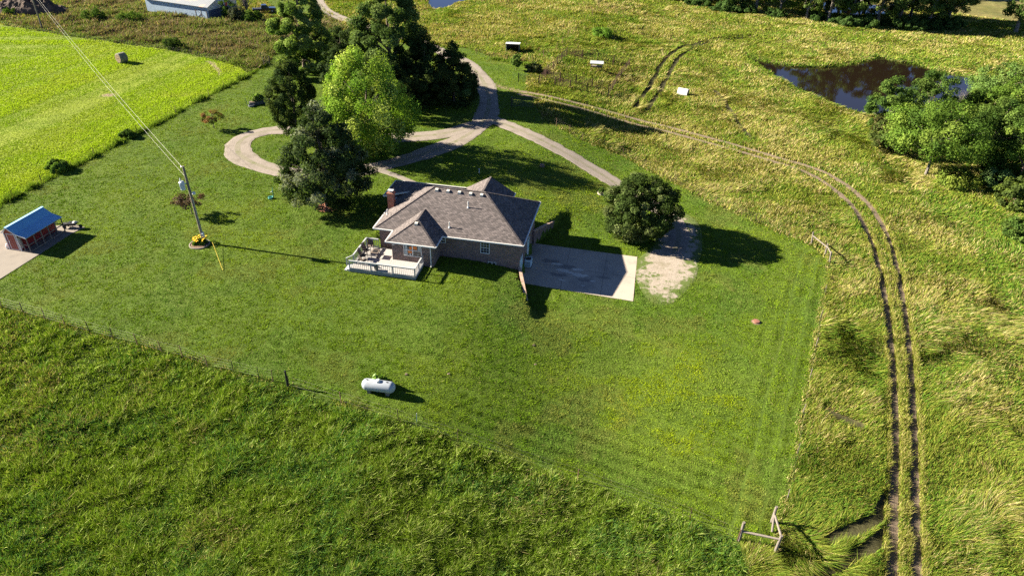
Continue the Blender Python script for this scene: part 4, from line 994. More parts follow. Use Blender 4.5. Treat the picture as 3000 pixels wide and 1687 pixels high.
hy = empty('yard_hydrant', tuple(G(802, 580)), .4, 'green iron yard hydrant standing on the lawn', 'hydrant')
q = MB(); q.tube((0, 0, -.1), (0, 0, .85), .05); q.lathe([(.09, .8), (.10, .95), (.05, 1.05), (0, 1.06)], 10); q.build('standpipe', MT['green'], hy)
q = MB(); q.tube((.02, 0, .92), (-.26, 0, .80), .045); q.build('spout', MT['galv'], hy); q = MB(); q.bar((0, 0, 1.04), (.05, .05, 1.45), .045); q.build('handle', MT['green'], hy)
q = MB(); q.lathe([(.28, 0), (.30, .26), (.26, .26), (.24, .05), (0, .05)], 16, (-.38, -.1, 0)); q.build('water_bucket', mat('teal_bucket', (.10, .32, .30), .5), hy)
tr2 = G(765, 307); th = empty('planter_trough', tuple(G(762, 304)), math.radians(38), 'long dark stock trough planted with tall greenery', 'planter')
ring = lambda a, b2, z_: [(a*math.copysign(abs(math.cos(t_))**.5, math.cos(t_)), b2*math.sin(t_), z_) for t_ in np.linspace(0, 6.283, 21)[:-1]]
q = MB(); q.solid(ring(1.7, .5, 0), ring(1.8, .58, .55)); q.build('trough', mat('trough_grey', (.07, .075, .085), .5), th)
q = MB(); q.solid(ring(1.68, .48, .552), ring(1.66, .47, .57)); q.build('potting_soil', MT['soil'], th)
leafpile(th, 'foliage', 1800, 1.3, 1.3, [(.10, .18, .03), (.14, .22, .05), (.22, .24, .12)], .22, flat=.4, z0=.5)
tb2 = G(737, 313); o = MB().lathe([(.42, 0), (.46, .05), (.5, .32), (.44, .34), (.40, .12), (0, .12)], 20).build('feed_tub', mat('tub_grey', (.13, .14, .155), .5)); o.location = tuple(tb2); tag(o, 'round dark rubber tub before the planted trough', 'tub')
gp_ = G(725, 311); o = MB().bar((0, 0, -.1), (-.15, 0, 1.35), .05).build('stake', MT['green']); o.location = tuple(gp_); tag(o, 'thin green stake left of the planted trough', 'stake')
mb = MB()
for px_, py_ in ((1191, 1097), (1315, 1096), (1564, 1012), (1569, 1068)):
    g_ = G(px_, py_); ring_ = [(g_[0]+random.uniform(.10, .22)*math.cos(t_), g_[1]+random.uniform(.1, .2)*math.sin(t_)) for t_ in np.linspace(0, 6.28, 9)[:-1]]
    q = MB(); q.solid([(a, b2, float(hgt(a, b2))-.03) for a, b2 in ring_], [(g_[0]+(a-g_[0])*.6, g_[1]+(b2-g_[1])*.6, float(hgt(a, b2))+.10) for a, b2 in ring_]); o = q.build('flat_stone', MT['dirt'])
    tag(o, {1191: 'small tan stone in the lawn right of the propane tank', 1315: 'lone pale stone in the middle of the lawn above the tank', 1564: 'larger bare tan stone in the open lawn below the house', 1569: 'small buried stone just below the larger tan stone'}[px_], 'stone')
st = G(1588, 488); o = MB().lathe([(.42, -.1), (.36, .14), (.30, .32), (0, .34)], 14).build('tree_stump', MT['trunk'], None, False); o.location = tuple(st); tag(o, 'low dark stump in the shaded lawn behind the house', 'stump')
o = MB().lathe([(1.5, -.05), (1.15, .08), (.6, .16), (0, .2)], 26).build('mulch_ring', MT['mulch']); o.location = (*G(962, 607)[:2], .02); tag(o, kind='structure')
sd_ = G(1763, 568); pl2 = empty('shrub_planter', tuple(sd_), .2, 'low round shrub in a ring of stones by the gravel lane', 'planter')
q = MB(); q.lathe([(.62, -.1), (.60, .20), (.48, .2), (.46, .1), (0, .1)], 18); q.build('stone_ring', MT['concrete'], pl2); leafpile(pl2, 'foliage', 700, .55, .75, [(.05, .09, .02), (.08, .12, .03)], .16, z0=.15)

# bale
bg_ = G(360, 184); bale = empty('hay_bale', (bg_[0], bg_[1], 0), math.radians(60), 'grey weathered round hay bale alone in the cut field', 'hay bale')
q = MB(); q.lathe([(.80, -.78), (.93, -.70), (.95, 0), (.93, .70), (.80, .78)], 36, (0, 0, .93), 'x'); q.build('wrap', MT['haygrey'], bale, True)
for s in (-1, 1):
    q = MB()
    for r_ in (.80, .58, .36, .16): q.lathe([(r_, .785*s), (r_-.12, (.80+.05*(r_ < .2))*s), (max(r_-.2, 0), .785*s)], 30, (0, 0, .93), 'x')
    q.build('spiral_end', MT['hay'], bale, True)

# ------------------------------------------------------------------ fences, gates, corral
def wire_fence(name, posts, lab, h_=1.25, wires=4, pr=.028, m_='rustpipe', every=None, wm_='wire'):
    posts = np.array(posts); c0 = posts[len(posts)//2]; c0 = np.array([c0[0], c0[1], 0.])
    r = empty(name, tuple(c0), 0, lab, 'fence', 'wire fences')
    tops = []
    for p in posts:
        z_ = float(ground_z(p[0:1], p[1:2])[0]); q = MB(); l_ = (random.uniform(-.05, .05), random.uniform(-.05, .05))
        b_ = np.array([p[0]-c0[0], p[1]-c0[1], z_]); q.bar(tuple(b_-np.array([0, 0, .2])), (b_[0]+l_[0], b_[1]+l_[1], z_+h_), pr*2, pr*2); q.build('post', MT[m_], r)
        tops.append(b_)
    q = MB()
    for k in range(wires):
        zz_ = h_*(.25+.72*k/max(1, wires-1))
        for i in range(len(tops)-1): q.tube((tops[i][0], tops[i][1], tops[i][2]+zz_), (tops[i+1][0], tops[i+1][1], tops[i+1][2]+zz_), .0035, .0035, 3)
    q.build('wire', MT[wm_], r); return r
wire_fence('wire_fence', resample(FENCE_HAY, 4.6), 'wire fence on steel posts between lawn and bright hay field')
wire_fence('wire_fence', [G(*p)[:2] for p in [(-60, 885)]+BL_POSTS+[(800, 1118)]], 'wire fence running down the lower left lawn edge to the black post', 1.3)
wire_fence('wire_fence', [G(*p)[:2] for p in [(847, 1132), (1000, 1180)]+BL_LATER[:1]+BL_LATER[2:]+[(2160, 1580)]], 'sagging wire fence from the black post to the bottom log brace', 1.25, 3)
wire_fence('wire_fence', resample(FENCE_R, 5.2)[1:-1], 'low wire fence along the right lawn edge between log braces', 1.15, 3, .024, 'wood')
wire_fence('wire_fence', FENCE_NE[1:], 'wire fence from the upper log brace to the farm lane', 1.2, 4)
_pf = [(620, 540), (660, 530), (745, 470), (795, 415), (852, 345), (905, 300), (945, 270), (1030, 205), (1080, 150), (1140, 80), (1180, 20)]
wire_fence('wire_fence', [G(1400+x_/3.22, y_/3.22)[:2] for x_, y_ in _pf], 'far wire fence climbing the pasture behind the corral', 1.4, 4, .035)
wire_fence('wire_fence', [G(x_, y_)[:2] for x_, y_ in ((1395, 160), (1446, 172), (1485, 178), (1560, 184))], 'short wire fence in weeds below the open white roofed shelter', 1.2, 4, .035)
wire_fence('wire_fence', resample(P_((0, 68), (150, 95), (300, 116), (430, 132), (540, 153), (640, 168)), 9.), 'wire fence between hay field and brown weeds', 1.2, 4, .035)
wp = G(1221, 1236); o = MB().bar((0, 0, -.1), (.03, 0, .95), .045).build('stake', MT['white']); o.location = tuple(wp); tag(o, 'slim white stake beside the lower wire fence', 'stake')

def brace(name, posts, rails, lab, r_=.11):
    """weathered log brace: posts and a rail, all of peeled logs"""
    c0 = np.array(posts[0][0]); c0 = np.array([c0[0], c0[1], float(hgt(c0[0], c0[1]))])
    rt = empty(name, tuple(c0), 0, lab, 'fence brace', 'weathered log corner braces')
    for b_, t_ in posts: q = MB(); q.tube(tuple(np.array(b_)-c0-np.array([0, 0, .2])), tuple(np.array(t_)-c0), r_*1.05, r_*.92, 10); q.build('post', MT['wood'], rt)
    for b_, t_ in rails: q = MB(); q.tube(tuple(np.array(b_)-c0), tuple(np.array(t_)-c0), r_*.75, r_*.7, 10); q.build('rail', MT['wood'], rt)
    return rt
def vert(px, py, pyt, pxt=None):
    """foot and top of a post seen from (px,py) up to (pxt,pyt)"""
    b_ = G(px, py); dd = ray(pxt if pxt else px, pyt); dd = dd/np.hypot(dd[0], dd[1])
    return b_, np.array([0, 0, HC])+dd*np.hypot(b_[0], b_[1])
A0 = vert(2377.5, 716, 680, 2383); B0 = vert(2430, 771, 738, 2436); 
C0_ = vert(2166, 1580, 1529, 2180); D0_ = vert(2270, 1617, 1568, 2290); E_ = vert(2290, 1568, 1489, 2308)
mid = lambda P, f: P[0]*(1-f)+P[1]*f
B1 = np.array(B0[0])+np.array([.15, 1.9, .0]); B1t = B1+np.array([0, .1, 1.5])
brace('log_brace', [A0, B0, (B1, B1t)], [(mid(A0, .72), B1+np.array([0, 0, 1.05])), (mid(B0, .85), B1+np.array([0, 0, 1.15]))], 'grey log brace at the upper right lawn corner', .10)
D1 = np.array(D0_[0]); E1 = np.array([D1[0]+.55, D1[1]+2.6, D1[2]])
brace('log_brace', [C0_, D0_, (E1, E1+np.array([.06, .12, 1.5]))], [(mid(C0_, .5), mid(D0_, .78)), (mid(D0_, .95), E1+np.array([.02, .05, .85])), (E1+np.array([-.25, -.9, .05]), E1+np.array([-.05, -.05, 1.1]))], 'grey log brace at the bottom corner of the mown lawn', .11)

# corral of pipe panels: each panel is a thing
def make_panel(h_=1.5, rails=6):
    me = MB()
    for k in range(rails): z_ = .22+(h_-.24)*k/(rails-1); me.tube((0, 0, z_), (1, 0, z_), .026, .026, 6)
    return me
def panel_obj(p, q, lab, grp, col='rustpipe', h_=1.5, rails=6):
    p = np.array(p); q = np.array(q); L_ = float(np.linalg.norm((q-p)[:2])); an = math.atan2(q[1]-p[1], q[0]-p[0])
    z0, z1 = float(hgt(p[0], p[1])), float(hgt(q[0], q[1]))
    r = empty('corral_panel', (p[0], p[1], z0), an, lab, 'fence panel', grp)
    me = MB()
    for k in range(rails): z_ = .25+(h_-.27)*k/(rails-1); me.tube((0, 0, z_), (L_, 0, z_+z1-z0), .030, .030, 6)
    me.bar((L_/2, 0, .2), (L_/2, 0, h_), .045); me.build('rail', MT[col], r)
    for x_, zz_ in ((.03, 0), (L_-.03, z1-z0)): b_ = MB(); b_.bar((x_, 0, zz_-.2), (x_, 0, zz_+h_+.14), .13); b_.build('post', MT[col], r)
    return r
zc4 = lambda x_, y_: G(1400+x_/3.22, y_/3.22)
LABC = 'rusty pipe panel of the corral in the tall pasture'
for row, side in (([(838, 524), (983, 553), (1130, 575), (1280, 598), (1430, 622)], 'rusty pipe panel in the far row of the corral'),
            ([(838, 524), (790, 570), (747, 612), (708, 660), (660, 690), (622, 720)], 'rusty pipe panel in the left row of the corral'),
            ([(577, 792), (640, 735)], 'short rusty panel joining gate and corral on the left'),
            ([(640, 745), (775, 768), (925, 790), (1075, 828), (1268, 852)], 'rusty pipe panel in the inner front row of the corral'),
            ([(725, 808), (870, 838), (1028, 868), (1228, 912)], 'rusty pipe panel in the front row of the corral'),
            ([(1430, 622), (1395, 668), (1350, 720), (1305, 785), (1268, 852), (1228, 912)], 'rusty pipe panel in the right row of the corral')):
    for i in range(len(row)-1):
        panel_obj(zc4(*row[i]), zc4(*row[i+1]), side, 'pipe corral panels' if len(row) < 3 else side.replace('rusty pipe panel in', 'panels of'))
panel_obj(zc4(380, 778), zc4(575, 795), 'open dark pipe gate at the lawn edge left of the corral', None, 'dark', 1.55, 6)
panel_obj(G(1498, 313), G(1562, 318), 'dark pipe gate standing in the tree shade beside the farm lane', None, 'dark', 1.55, 7)
zg = lambda x_, y_: G(400+x_/5.724, y_/5.724)
gt_ = panel_obj(zg(2140, 1110), zg(2240, 1085), 'dark pipe gate at the hay field corner by the tall tree', None, 'dark', 1.5, 6); gt_.name = 'pipe_gate'
o = MB().bar((0, 0, -.2), (0, 0, 1.6), .13).build('gate_post', MT['darkwood']); o.location = tuple(zg(2097, 1025)); tag(o, 'dark wooden post beside the hay field gate', 'post')

# ------------------------------------------------------------------ pasture things
ls = G(1482, 155); lf = empty('loafing_shed', tuple(ls), math.radians(-6), 'dark open front animal shelter with a white roof', 'shelter')
q = MB(); q.box(0, .08, 0, 2.4, 0, 1.75); q.box(0, 2.7, 2.32, 2.4, 0, 1.5); q.box(2.62, 2.7, 0, 2.4, 0, 1.6); q.box(.08, 2.62, 0, .06, 1.62, 1.85); q.build('wall', MT['darkwood'], lf)
q = MB(); q.solid([(-.15, -.35, 1.88), (2.85, -.35, 1.88), (2.85, 2.6, 1.50), (-.15, 2.6, 1.50)], [(-.15, -.35, 1.94), (2.85, -.35, 1.94), (2.85, 2.6, 1.56), (-.15, 2.6, 1.56)]); q.build('roof', MT['white'], lf)
q = MB(); q.bar((.04, -.05, 0), (.04, -.05, 1.85), .12); q.build('post', MT['galv'], lf)
fd = G(1729, 204); ft = empty('hay_feeder', tuple(fd), math.radians(-8), 'roofed feeder with a pale metal roof inside the corral', 'feeder')
q = MB(); q.solid([(-.1, -.55, 1.30), (2.55, -.55, 1.30), (2.55, .65, 1.55), (-.1, .65, 1.55)], [(-.1, -.55, 1.35), (2.55, -.55, 1.35), (2.55, .65, 1.60), (-.1, .65, 1.60)]); q.build('roof', MT['galv'], ft)
for x_, y_ in ((.15, -.35), (2.3, -.35), (.15, .45), (2.3, .45)): q = MB(); q.bar((x_, y_, -.1), (x_, y_, 1.36+.12*(y_ > 0)), .09); q.build('leg', MT['darkwood'], ft)
q = MB(); q.solid([(.2, -.12, .45), (2.25, -.12, .45), (2.25, .22, .45), (.2, .22, .45)], [(.1, -.35, .8), (2.35, -.35, .8), (2.35, .45, .8), (.1, .45, .8)]); q.build('trough', MT['wood'], ft)
ht = G(2000, 277); hu = empty('calf_hutch', tuple(ht), math.radians(-28), 'white plastic calf hutch lying open end right in the pasture', 'hutch')
n_ = 14; q = MB(); sh = lambda s_, x_: [(x_, s_*.72*math.cos(t_), s_*1.15*math.sin(t_)) for t_ in np.linspace(0, math.pi, n_)]
o0, o1, i0, i1 = sh(1, -.95), sh(1, .95), sh(.92, -.9), sh(.92, .951)
for i in range(n_-1): q.face([o0[i], o1[i], o1[i+1], o0[i+1]]); q.face([i0[i+1], i1[i+1], i1[i], i0[i]]); q.face([o1[i], i1[i], i1[i+1], o1[i+1]])
q.face(o0[::-1]); q.face(i0); q.build('shell', MT['white'], hu)
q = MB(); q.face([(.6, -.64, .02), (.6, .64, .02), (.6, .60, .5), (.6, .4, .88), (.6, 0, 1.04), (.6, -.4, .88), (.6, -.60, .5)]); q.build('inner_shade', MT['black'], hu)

# ------------------------------------------------------------------ barn, truck, dirt pile (far)
B1_, B2_ = zg(185, 185), zg(1225, 340); bv = B2_-B1_; bl = float(np.linalg.norm(bv[:2])); ban = math.atan2(bv[1], bv[0])
barn = empty('metal_barn', tuple(B1_), ban, 'long pale corrugated metal barn with a white roof', 'barn')
BD, BH, BR = 9.5, 3.05, 5.0
q = MB(); q.box(0, bl, .03, BD, -.1, BH, 0); q.build('wall', MT['barnside'], barn)
q = MB(); q.solid([(0, .03, BH), (0, BD, BH), (0, BD/2, BR-.1)], [(bl, .03, BH), (bl, BD, BH), (bl, BD/2, BR-.1)]); q.box(bl+.003, bl+.03, .03, BD, 1.9, BH); q.build('gable', MT['white'], barn)
q = MB(); q.box(bl+.003, bl+.04, .1, BD-.1, 0, 2.05); q.build('wainscot', MT['barnblue'], barn)
q = MB(); 
for s in (0, 1):
    y0, y1 = (-.45, BD/2) if s == 0 else (BD+.45, BD/2); z0 = BH-.18
    pts = [(-.4, y0, z0), (bl+.5, y0, z0), (bl+.5, y1, BR), (-.4, y1, BR)]; q.solid([(a, b2, c_-.07) for a, b2, c_ in pts], pts)
q.build('roof', MT['barnroof'], barn)
for y0, y1, z0, z1, mn in ((3.2, 4.2, 2.2, 3.2, 'galv'), (5.6, 6.4, 2.1, 3.5, 'red')): q = MB(); q.box(bl+.035, bl+.06, y0, y1, z0, z1); q.build('shutter', MT[mn], barn)
q = MB(); x0, x1 = bl-3.9, bl-.5; q.box(x0, x1, -.03, .02, .05, 2.0)
dr2 = q.build('sliding_door', MT['barnside'], barn)
q = MB()
for p, r_ in (((x0, -.05, .1), (x0, -.05, 2.0)), ((x1, -.05, .1), (x1, -.05, 2.0)), ((x0, -.05, 2.0), (x1, -.05, 2.0)), ((x0, -.05, .1), (x1, -.05, .1)), ((x0, -.05, .1), ((x0+x1)/2, -.05, 1.15)), (((x0+x1)/2, -.05, 1.15), (x1, -.05, .1)), ((x0, -.05, 2.), ((x0+x1)/2, -.05, 1.15)), (((x0+x1)/2, -.05, .1), ((x0+x1)/2, -.05, 2.))): q.bar(p, r_, .10, .05)
q.build('door_brace', MT['wood'], dr2)
tk = zg(2080, 225); pk = empty('pickup_truck', tuple(zg(2150, 215)), math.radians(22), 'black pickup truck parked beyond the tall tree', 'truck')
def prism_y(mb, prof, w, m=0): mb.solid([(x_, -w, z_) for x_, z_ in prof], [(x_, w, z_) for x_, z_ in prof], m)
q = MB(); prism_y(q, [(-2.75, .55), (2.65, .5), (2.75, .75), (2.65, 1.08), (1.2, 1.16), (-.75, 1.12), (-.75, 1.06), (-2.75, 1.06)], .93); q.build('body', MT['carpaint'], pk, bevel=.05)
q = MB(); q.solid([(-.8, -.88, 1.1), (1.25, -.88, 1.1), (1.25, .88, 1.1), (-.8, .88, 1.1)], [(-.6, -.72, 1.85), (.55, -.72, 1.85), (.55, .72, 1.85), (-.6, .72, 1.85)]); q.build('cab', MT['carpaint'], pk, bevel=.05)
q = MB(); q.face([(1.14, -.72, 1.22), (1.14, .72, 1.22), (.66, .62, 1.80), (.66, -.62, 1.80)]); q.build('windscreen', MT['glass'], pk)
for s in (-1, 1): q = MB(); q.face([(-.6, s*.862, 1.22), (1.0, s*.862, 1.22), (.52, s*.755, 1.76), (-.52, s*.755, 1.76)][::s]); q.build('side_window', MT['glass'], pk)
q = MB(); q.box(-2.65, -.9, -.8, .8, 1.062, 1.07); q.build('cargo_bed', MT['black'], pk)
for x_ in (-1.75, 1.75):
    for s in (-1, 1):
        q = MB(); q.lathe([(.2, -.12), (.39, -.12), (.41, -.08), (.41, .08), (.39, .12), (.2, .12)], 20); o = q.build('wheel', MT['rubber'], pk); o.rotation_euler = (math.pi/2, 0, 0); o.location = (x_, s*.86, .41)
        q = MB(); q.lathe([(0, -.125), (.2, -.125), (.2, .125), (0, .125)], 14); q.build('rim', MT['galv'], o)
def mound(name, loc, rz, lx, ly, h_, m_, seed, n_=40):
    g = MB(); idx = []
    for j in range(n_+1):
        for i in range(n_+1):
            u, v = i/n_*2-1, j/n_*2-1; r_ = math.hypot(u, v); e = min(1., max(0., 1-r_)*1.6)**.6
            nz = float(fbm(np.array([u*3+seed]), np.array([v*3]), seed, 5)[0]); n2 = float(fbm(np.array([u*11+seed]), np.array([v*8]), seed+7, 3)[0]); g.v.append((u*lx, v*ly, h_*e*(.30+1.0*nz+.55*(n2-.4))-.12))
    for j in range(n_):
        for i in range(n_): g.f.append([j*(n_+1)+i, j*(n_+1)+i+1, (j+1)*(n_+1)+i+1, (j+1)*(n_+1)+i]); g.mi.append(0)
    o = g.build(name, m_); o.location = loc; o.rotation_euler = (0, 0, rz); return o
dl = zg(-2200, 210); dpc = G(72, 40)
dpile = empty('dirt_pile', (dpc[0], dpc[1]+2, 0), .05, 'long heap of dark soil under a pale tarp strip', 'dirt pile')
o = mound('heap', (0, 0, 0), 0, 9.5, 4.2, 3.4, MT['heap'], 3, 60); o.parent = dpile
o = mound('tarp', (-.5, 1.2, 1.2), 0, 4.6, 1.8, 1.9, MT['tarp'], 9, 20); o.parent = dpile

# ------------------------------------------------------------------ trees
def prof_(shape, t):
    if shape == 'round': return np.sqrt(np.clip(1-(2*t-.92)**2/1.17, 0, 1))
    if shape == 'oval': return np.sin(np.pi*np.clip(t*.9+.08, 0, 1))**.75
    if shape == 'cone': return np.clip((1-t)**.8*1.1, 0, 1)*np.clip(.55+t*4, 0, 1)
    if shape == 'drop': return np.clip(np.sin(np.pi*np.clip(t*.95+.03, 0, 1)**.54), 0, 1)**.9
    if shape == 'maple': return np.clip(np.sin(np.pi*np.clip(t*.78+.14, 0, 1))**.8*np.clip(1.15-.45*t, 0, 1), 0, 1)
    return np.sin(np.pi*np.clip(t*.85+.12, 0, 1))**.6
def tree(name, base, H_, R_, shape='oval', cb=.12, nl=9000, ls_=.24, cols=((.06, .10, .025),), nclump=90, rc=.20, label='', cat='tree', group=None, trunk_r=None,
         bark='trunk', seed=1, up=.35, core=.25, lean=(0, 0), dens_in=.25, tuftz=.8, limbs=14):
    r_ = np.random.default_rng(seed); base = np.array(base, float)
    root = empty(name, tuple(base), 0, label, cat, group)
    zb, zt = cb*H_, H_
    # clump centres over the crown surface and some inside
    t = r_.random(nclump*3); keep_ = r_.random(nclump*3) < np.clip(prof_(shape, t), .12, 1); t = t[keep_][:nclump]; k = len(t)
    an = r_.random(k)*6.283; wob = .84+.32*vnoise(an*1.6+seed*3.1, t*4+seed, seed)
    fr = np.where(r_.random(k) < dens_in, r_.random(k)**.5*.75, .80+.24*r_.random(k))
    rad = R_*prof_(shape, t)*wob*fr
    C_ = np.stack([rad*np.cos(an)+lean[0]*t*H_, rad*np.sin(an)+lean[1]*t*H_, zb+(zt-zb)*t], 1)
    C_[:, 2] -= rc*R_*.5*t
    crad = rc*R_*(.6+.75*r_.random(k))*.92; nl = int(nl*1.35)
    # leaves
    w = crad**2; ci = r_.choice(k, nl, p=w/w.sum()); off = r_.normal(size=(nl, 3)); off /= np.linalg.norm(off, axis=1)[:, None]
    q_ = r_.random(nl)**.4; o3 = off*(crad[ci]*q_)[:, None]; o3[:, 2] *= tuftz
    Pn = C_[ci]+o3
    low = Pn[:, 2] < .05*H_*(cb > .03); Pn[low, 2] = .05*H_+r_.random(low.sum())*.1*H_
    Pn[:, 2] = np.maximum(Pn[:, 2], .05)
    outw = Pn-np.array([0, 0, zb+(zt-zb)*.4]); outw /= np.linalg.norm(outw, axis=1)[:, None]+1e-6
    Nn = off*.7+outw*.5+r_.normal(size=(nl, 3))*.55+np.array([0, 0, up])
    cols = np.array(cols); cc = cols[r_.integers(0, len(cols), k)][ci]*(.8+.4*r_.random(k))[ci][:, None]*(.7+.6*r_.random(nl))[:, None]
    me = leaves_mesh('crown', Pn, Nn, ls_*(.6+.8*r_.random(nl)), cc)
    link('crown', me, MT['leaf'], root)
    # trunk and limbs
    tr = trunk_r or H_*.020; tb_ = MB(); top_ = zb+(zt-zb)*.72; pts = [np.array([0, 0, -.25])]
    for i in range(1, 7): f = i/6; pts.append(np.array([lean[0]*H_*f*.8+r_.normal()*tr*.35, lean[1]*H_*f*.8+r_.normal()*tr*.35, top_*f]))
    for i in range(6): tb_.tube(tuple(pts[i]), tuple(pts[i+1]), tr*(1.25 if i == 0 else 1-.13*i), tr*(1-.13*(i+1)), 9)
    for j in r_.choice(k, min(limbs, k), replace=False):
        e = C_[j]; s = min(.9, max(.2, (e[2]*.62)/top_)); i = int(s*6); f = s*6-i; s_ = pts[i]*(1-f)+pts[min(i+1, 6)]*f
        m_ = s_*.45+e*.55+np.array([0, 0, .06*H_*.5]); rr = tr*.42*(1-.4*s)
        tb_.tube(tuple(s_), tuple(m_), rr, rr*.65, 6); tb_.tube(tuple(m_), tuple(e), rr*.65, rr*.2, 5)
    tb_.build('trunk', MT[bark], root)
    return root
OAK = ((.030, .050, .016), (.055, .078, .032), (.12, .138, .085), (.032, .052, .018))
tree('oak_tree', G(961, 607), 13.4, 5.1, 'drop', .08, 40000, .25, OAK, 210, .185, 'silvery dark broad oak with red mulch beside the house', seed=3, up=.25)
MAP = ((.125, .205, .026), (.18, .26, .038), (.27, .325, .075), (.09, .165, .024))
tree('maple_tree', G(1086, 448), 14.6, 6.6, 'maple', .08, 36000, .26, MAP, 190, .165, 'bright yellow green maple in the middle of the tree group', seed=5, up=.3, tuftz=1.35)
CED = ((.038, .058, .018), (.055, .075, .022), (.030, .050, .018))
tree('cedar_tree', G(872, 402), 11.8, 3.3, 'oval', .02, 24000, .24, CED, 170, .20, 'dark olive cedar behind the silvery oak, left of the maple', seed=7, tuftz=1.0)
TAL = ((.10, .155, .030), (.15, .205, .05), (.20, .245, .075), (.075, .12, .026))
tree('tall_tree', (-39.6, 132.5, 0), 19.5, 5.2, 'drop', .0, 52000, .33, TAL, 170, .19, 'tall sunlit leafy tree at the left end of the grove by the gate', seed=9)
tree('tall_tree', (-21.6, 121.5, 0), 21.5, 6.5, 'drop', .06, 62000, .33, ((.050, .082, .022), (.070, .105, .03), (.10, .14, .04)), 160, .19, 'tallest dark tree at the back of the grove, cut by the photo top', seed=12)
tree('cedar_tree', (-15.3, 117.5, 0), 12.2, 4.2, 'drop', .02, 26000, .27, CED, 190, .20, 'black green cedar between tallest tree and gravel road', seed=14)
tree('cedar_tree', (-10.6, 118.2, 0), 10.4, 3.7, 'drop', .02, 22000, .26, CED, 190, .20, 'black green rounded cedar hugging the gravel road edge', seed=15)
tree('cedar_tree', (-20.5, 112.5, 0), 9.0, 3.5, 'oval', .05, 14000, .26, CED, 120, .20, 'dark cedar tucked right behind the bright maple crown', seed=16)
tree('round_tree', G(1003, 178), 6.6, 3.6, 'round', .05, 11000, .28, ((.040, .062, .024), (.055, .08, .03)), 90, .22, 'small dark round tree between the two tall grove trees', seed=17)
tree('round_tree', (-31.0, 122., 0), 7.6, 3.2, 'round', .05, 9000, .28, ((.040, .062, .024), (.055, .08, .03)), 80, .22, 'dark bushy tree under the tallest tree, facing the lawn', seed=18)
RND = ((.040, .064, .016), (.062, .088, .026), (.10, .125, .045), (.035, .055, .015))
tree('round_tree', G(1868, 690), 7.8, 4.35, 'round', .05, 40000, .22, RND, 230, .165, 'dense round tree standing alone between lane and concrete pad', seed=21)
tree('redbud_tree', G(628, 377), 2.9, 1.55, 'spread', .42, 2600, .15, ((.17, .085, .045), (.21, .11, .055), (.14, .11, .04), (.10, .11, .03)), 40, .24, 'small bronze red leafed tree on the lawn left of the loop drive', seed=23, trunk_r=.07, limbs=26)
tree('plum_tree', G(563, 626), 2.7, 1.75, 'spread', .55, 1700, .17, ((.085, .05, .042), (.11, .075, .06), (.07, .05, .04)), 34, .22, 'small sparse purple leafed tree behind the utility pole', seed=25, trunk_r=.06, limbs=26)
tree('pear_tree', G(1512, 207), 3.3, 1.05, 'oval', .22, 2600, .20, ((.08, .135, .03), (.11, .165, .04)), 40, .28, 'small young green tree on the lawn below the shelter', seed=27, trunk_r=.07)
GRN = ((.065, .115, .018), (.085, .145, .022), (.13, .185, .032), (.055, .10, .018)); GRD = ((.042, .078, .017), (.058, .10, .020), (.085, .13, .028))
for i, (bx, by, top_, wd_, shp, cols_, nl_, lb, nm) in enumerate((
    (2585, 400, 208, 150, 'oval', GRD, 12000, 'leaning green tree nearest the open pond water', 'pond_tree'),
    (2700, 385, 195, 165, 'round', GRD, 12000, 'dark green spreading tree standing on the pond bank middle', 'pond_tree'),
    (2600, 440, 330, 140, 'round', ((.06, .085, .022), (.075, .10, .025), (.055, .055, .02)), 8000, 'low olive brown cedar below the leaning pond tree', 'cedar_bush'),
    (2712, 512, 282, 300, 'spread', GRN, 18000, 'bright green tree with bare forked trunk before the pond grove', 'pond_tree'),
    (2875, 500, 262, 210, 'oval', GRD, 18000, 'dark tree between the forked trunk tree and the frame edge', 'pond_tree'),
    (2975, 545, 265, 250, 'oval', GRN, 20000, 'large green tree at the right frame edge behind the thicket', 'pond_tree'),
    (2905, 330, 172, 190, 'round', ((.10, .16, .04), (.13, .19, .05), (.085, .14, .035)), 14000, 'pale green tree at the pond end near the right frame edge', 'pond_tree'),
    (3010, 330, 140, 210, 'round', GRN, 13000, 'green tree behind the pond half cut by the right frame edge', 'pond_tree'),
    (2850, 400, 250, 150, 'round', GRN, 11000, 'leafy green tree right behind the bare grey sapling', 'pond_tree'),
    (2935, 395, 225, 200, 'oval', GRN, 13000, 'tall green tree in the middle of the pond grove', 'pond_tree'),
    (2915, 552, 490, 110, 'round', ((.10, .17, .05), (.13, .20, .07)), 5000, 'small pale green bush at the foot of the pond grove', 'green_bush'),
    (2965, 610, 515, 130, 'round', ((.07, .10, .02), (.09, .125, .025), (.055, .08, .02)), 8000, 'rounded olive cedar bush at the right frame edge', 'cedar_bush'),
    (2800, 545, 495, 130, 'round', ((.14, .18, .03), (.12, .17, .03)), 4000, 'low yellow green shrub beside the forked trunk', 'green_bush'),
    (2985, 700, 640, 120, 'round', GRD, 4000, 'low dark bush below the cedar at the right edge', 'green_bush'))):
    g_ = G(bx, by); hh = height_to(g_, top_); hh = min(hh, 11.5); rr = mpp(g_)*wd_/2*.84
    tree(nm, g_, hh*.95, rr, shp, .30 if bx == 2712 else .05, nl_, .27, cols_, 90, .23, lb, 'bush' if 'bush' in nm else 'tree', seed=40+i, bark='greybark' if bx == 2712 else 'trunk')
gs = G(2805, 330); sp_ = empty('bare_sapling', tuple(gs), 0, 'leafless grey sapling at the pond edge among green trees', 'tree')
q = MB(); q.tube((0, 0, 0), (0, 0, 2.), .09, .06, 7)
for i in range(90):
    an = random.uniform(0, 6.28); e_ = random.uniform(.5, 2.0); z_ = random.uniform(.8, 2.); q.tube((0, 0, z_*.8), (e_*.7*math.cos(an), e_*.7*math.sin(an), z_+random.uniform(.8, 2.4)), .03, .008, 4)
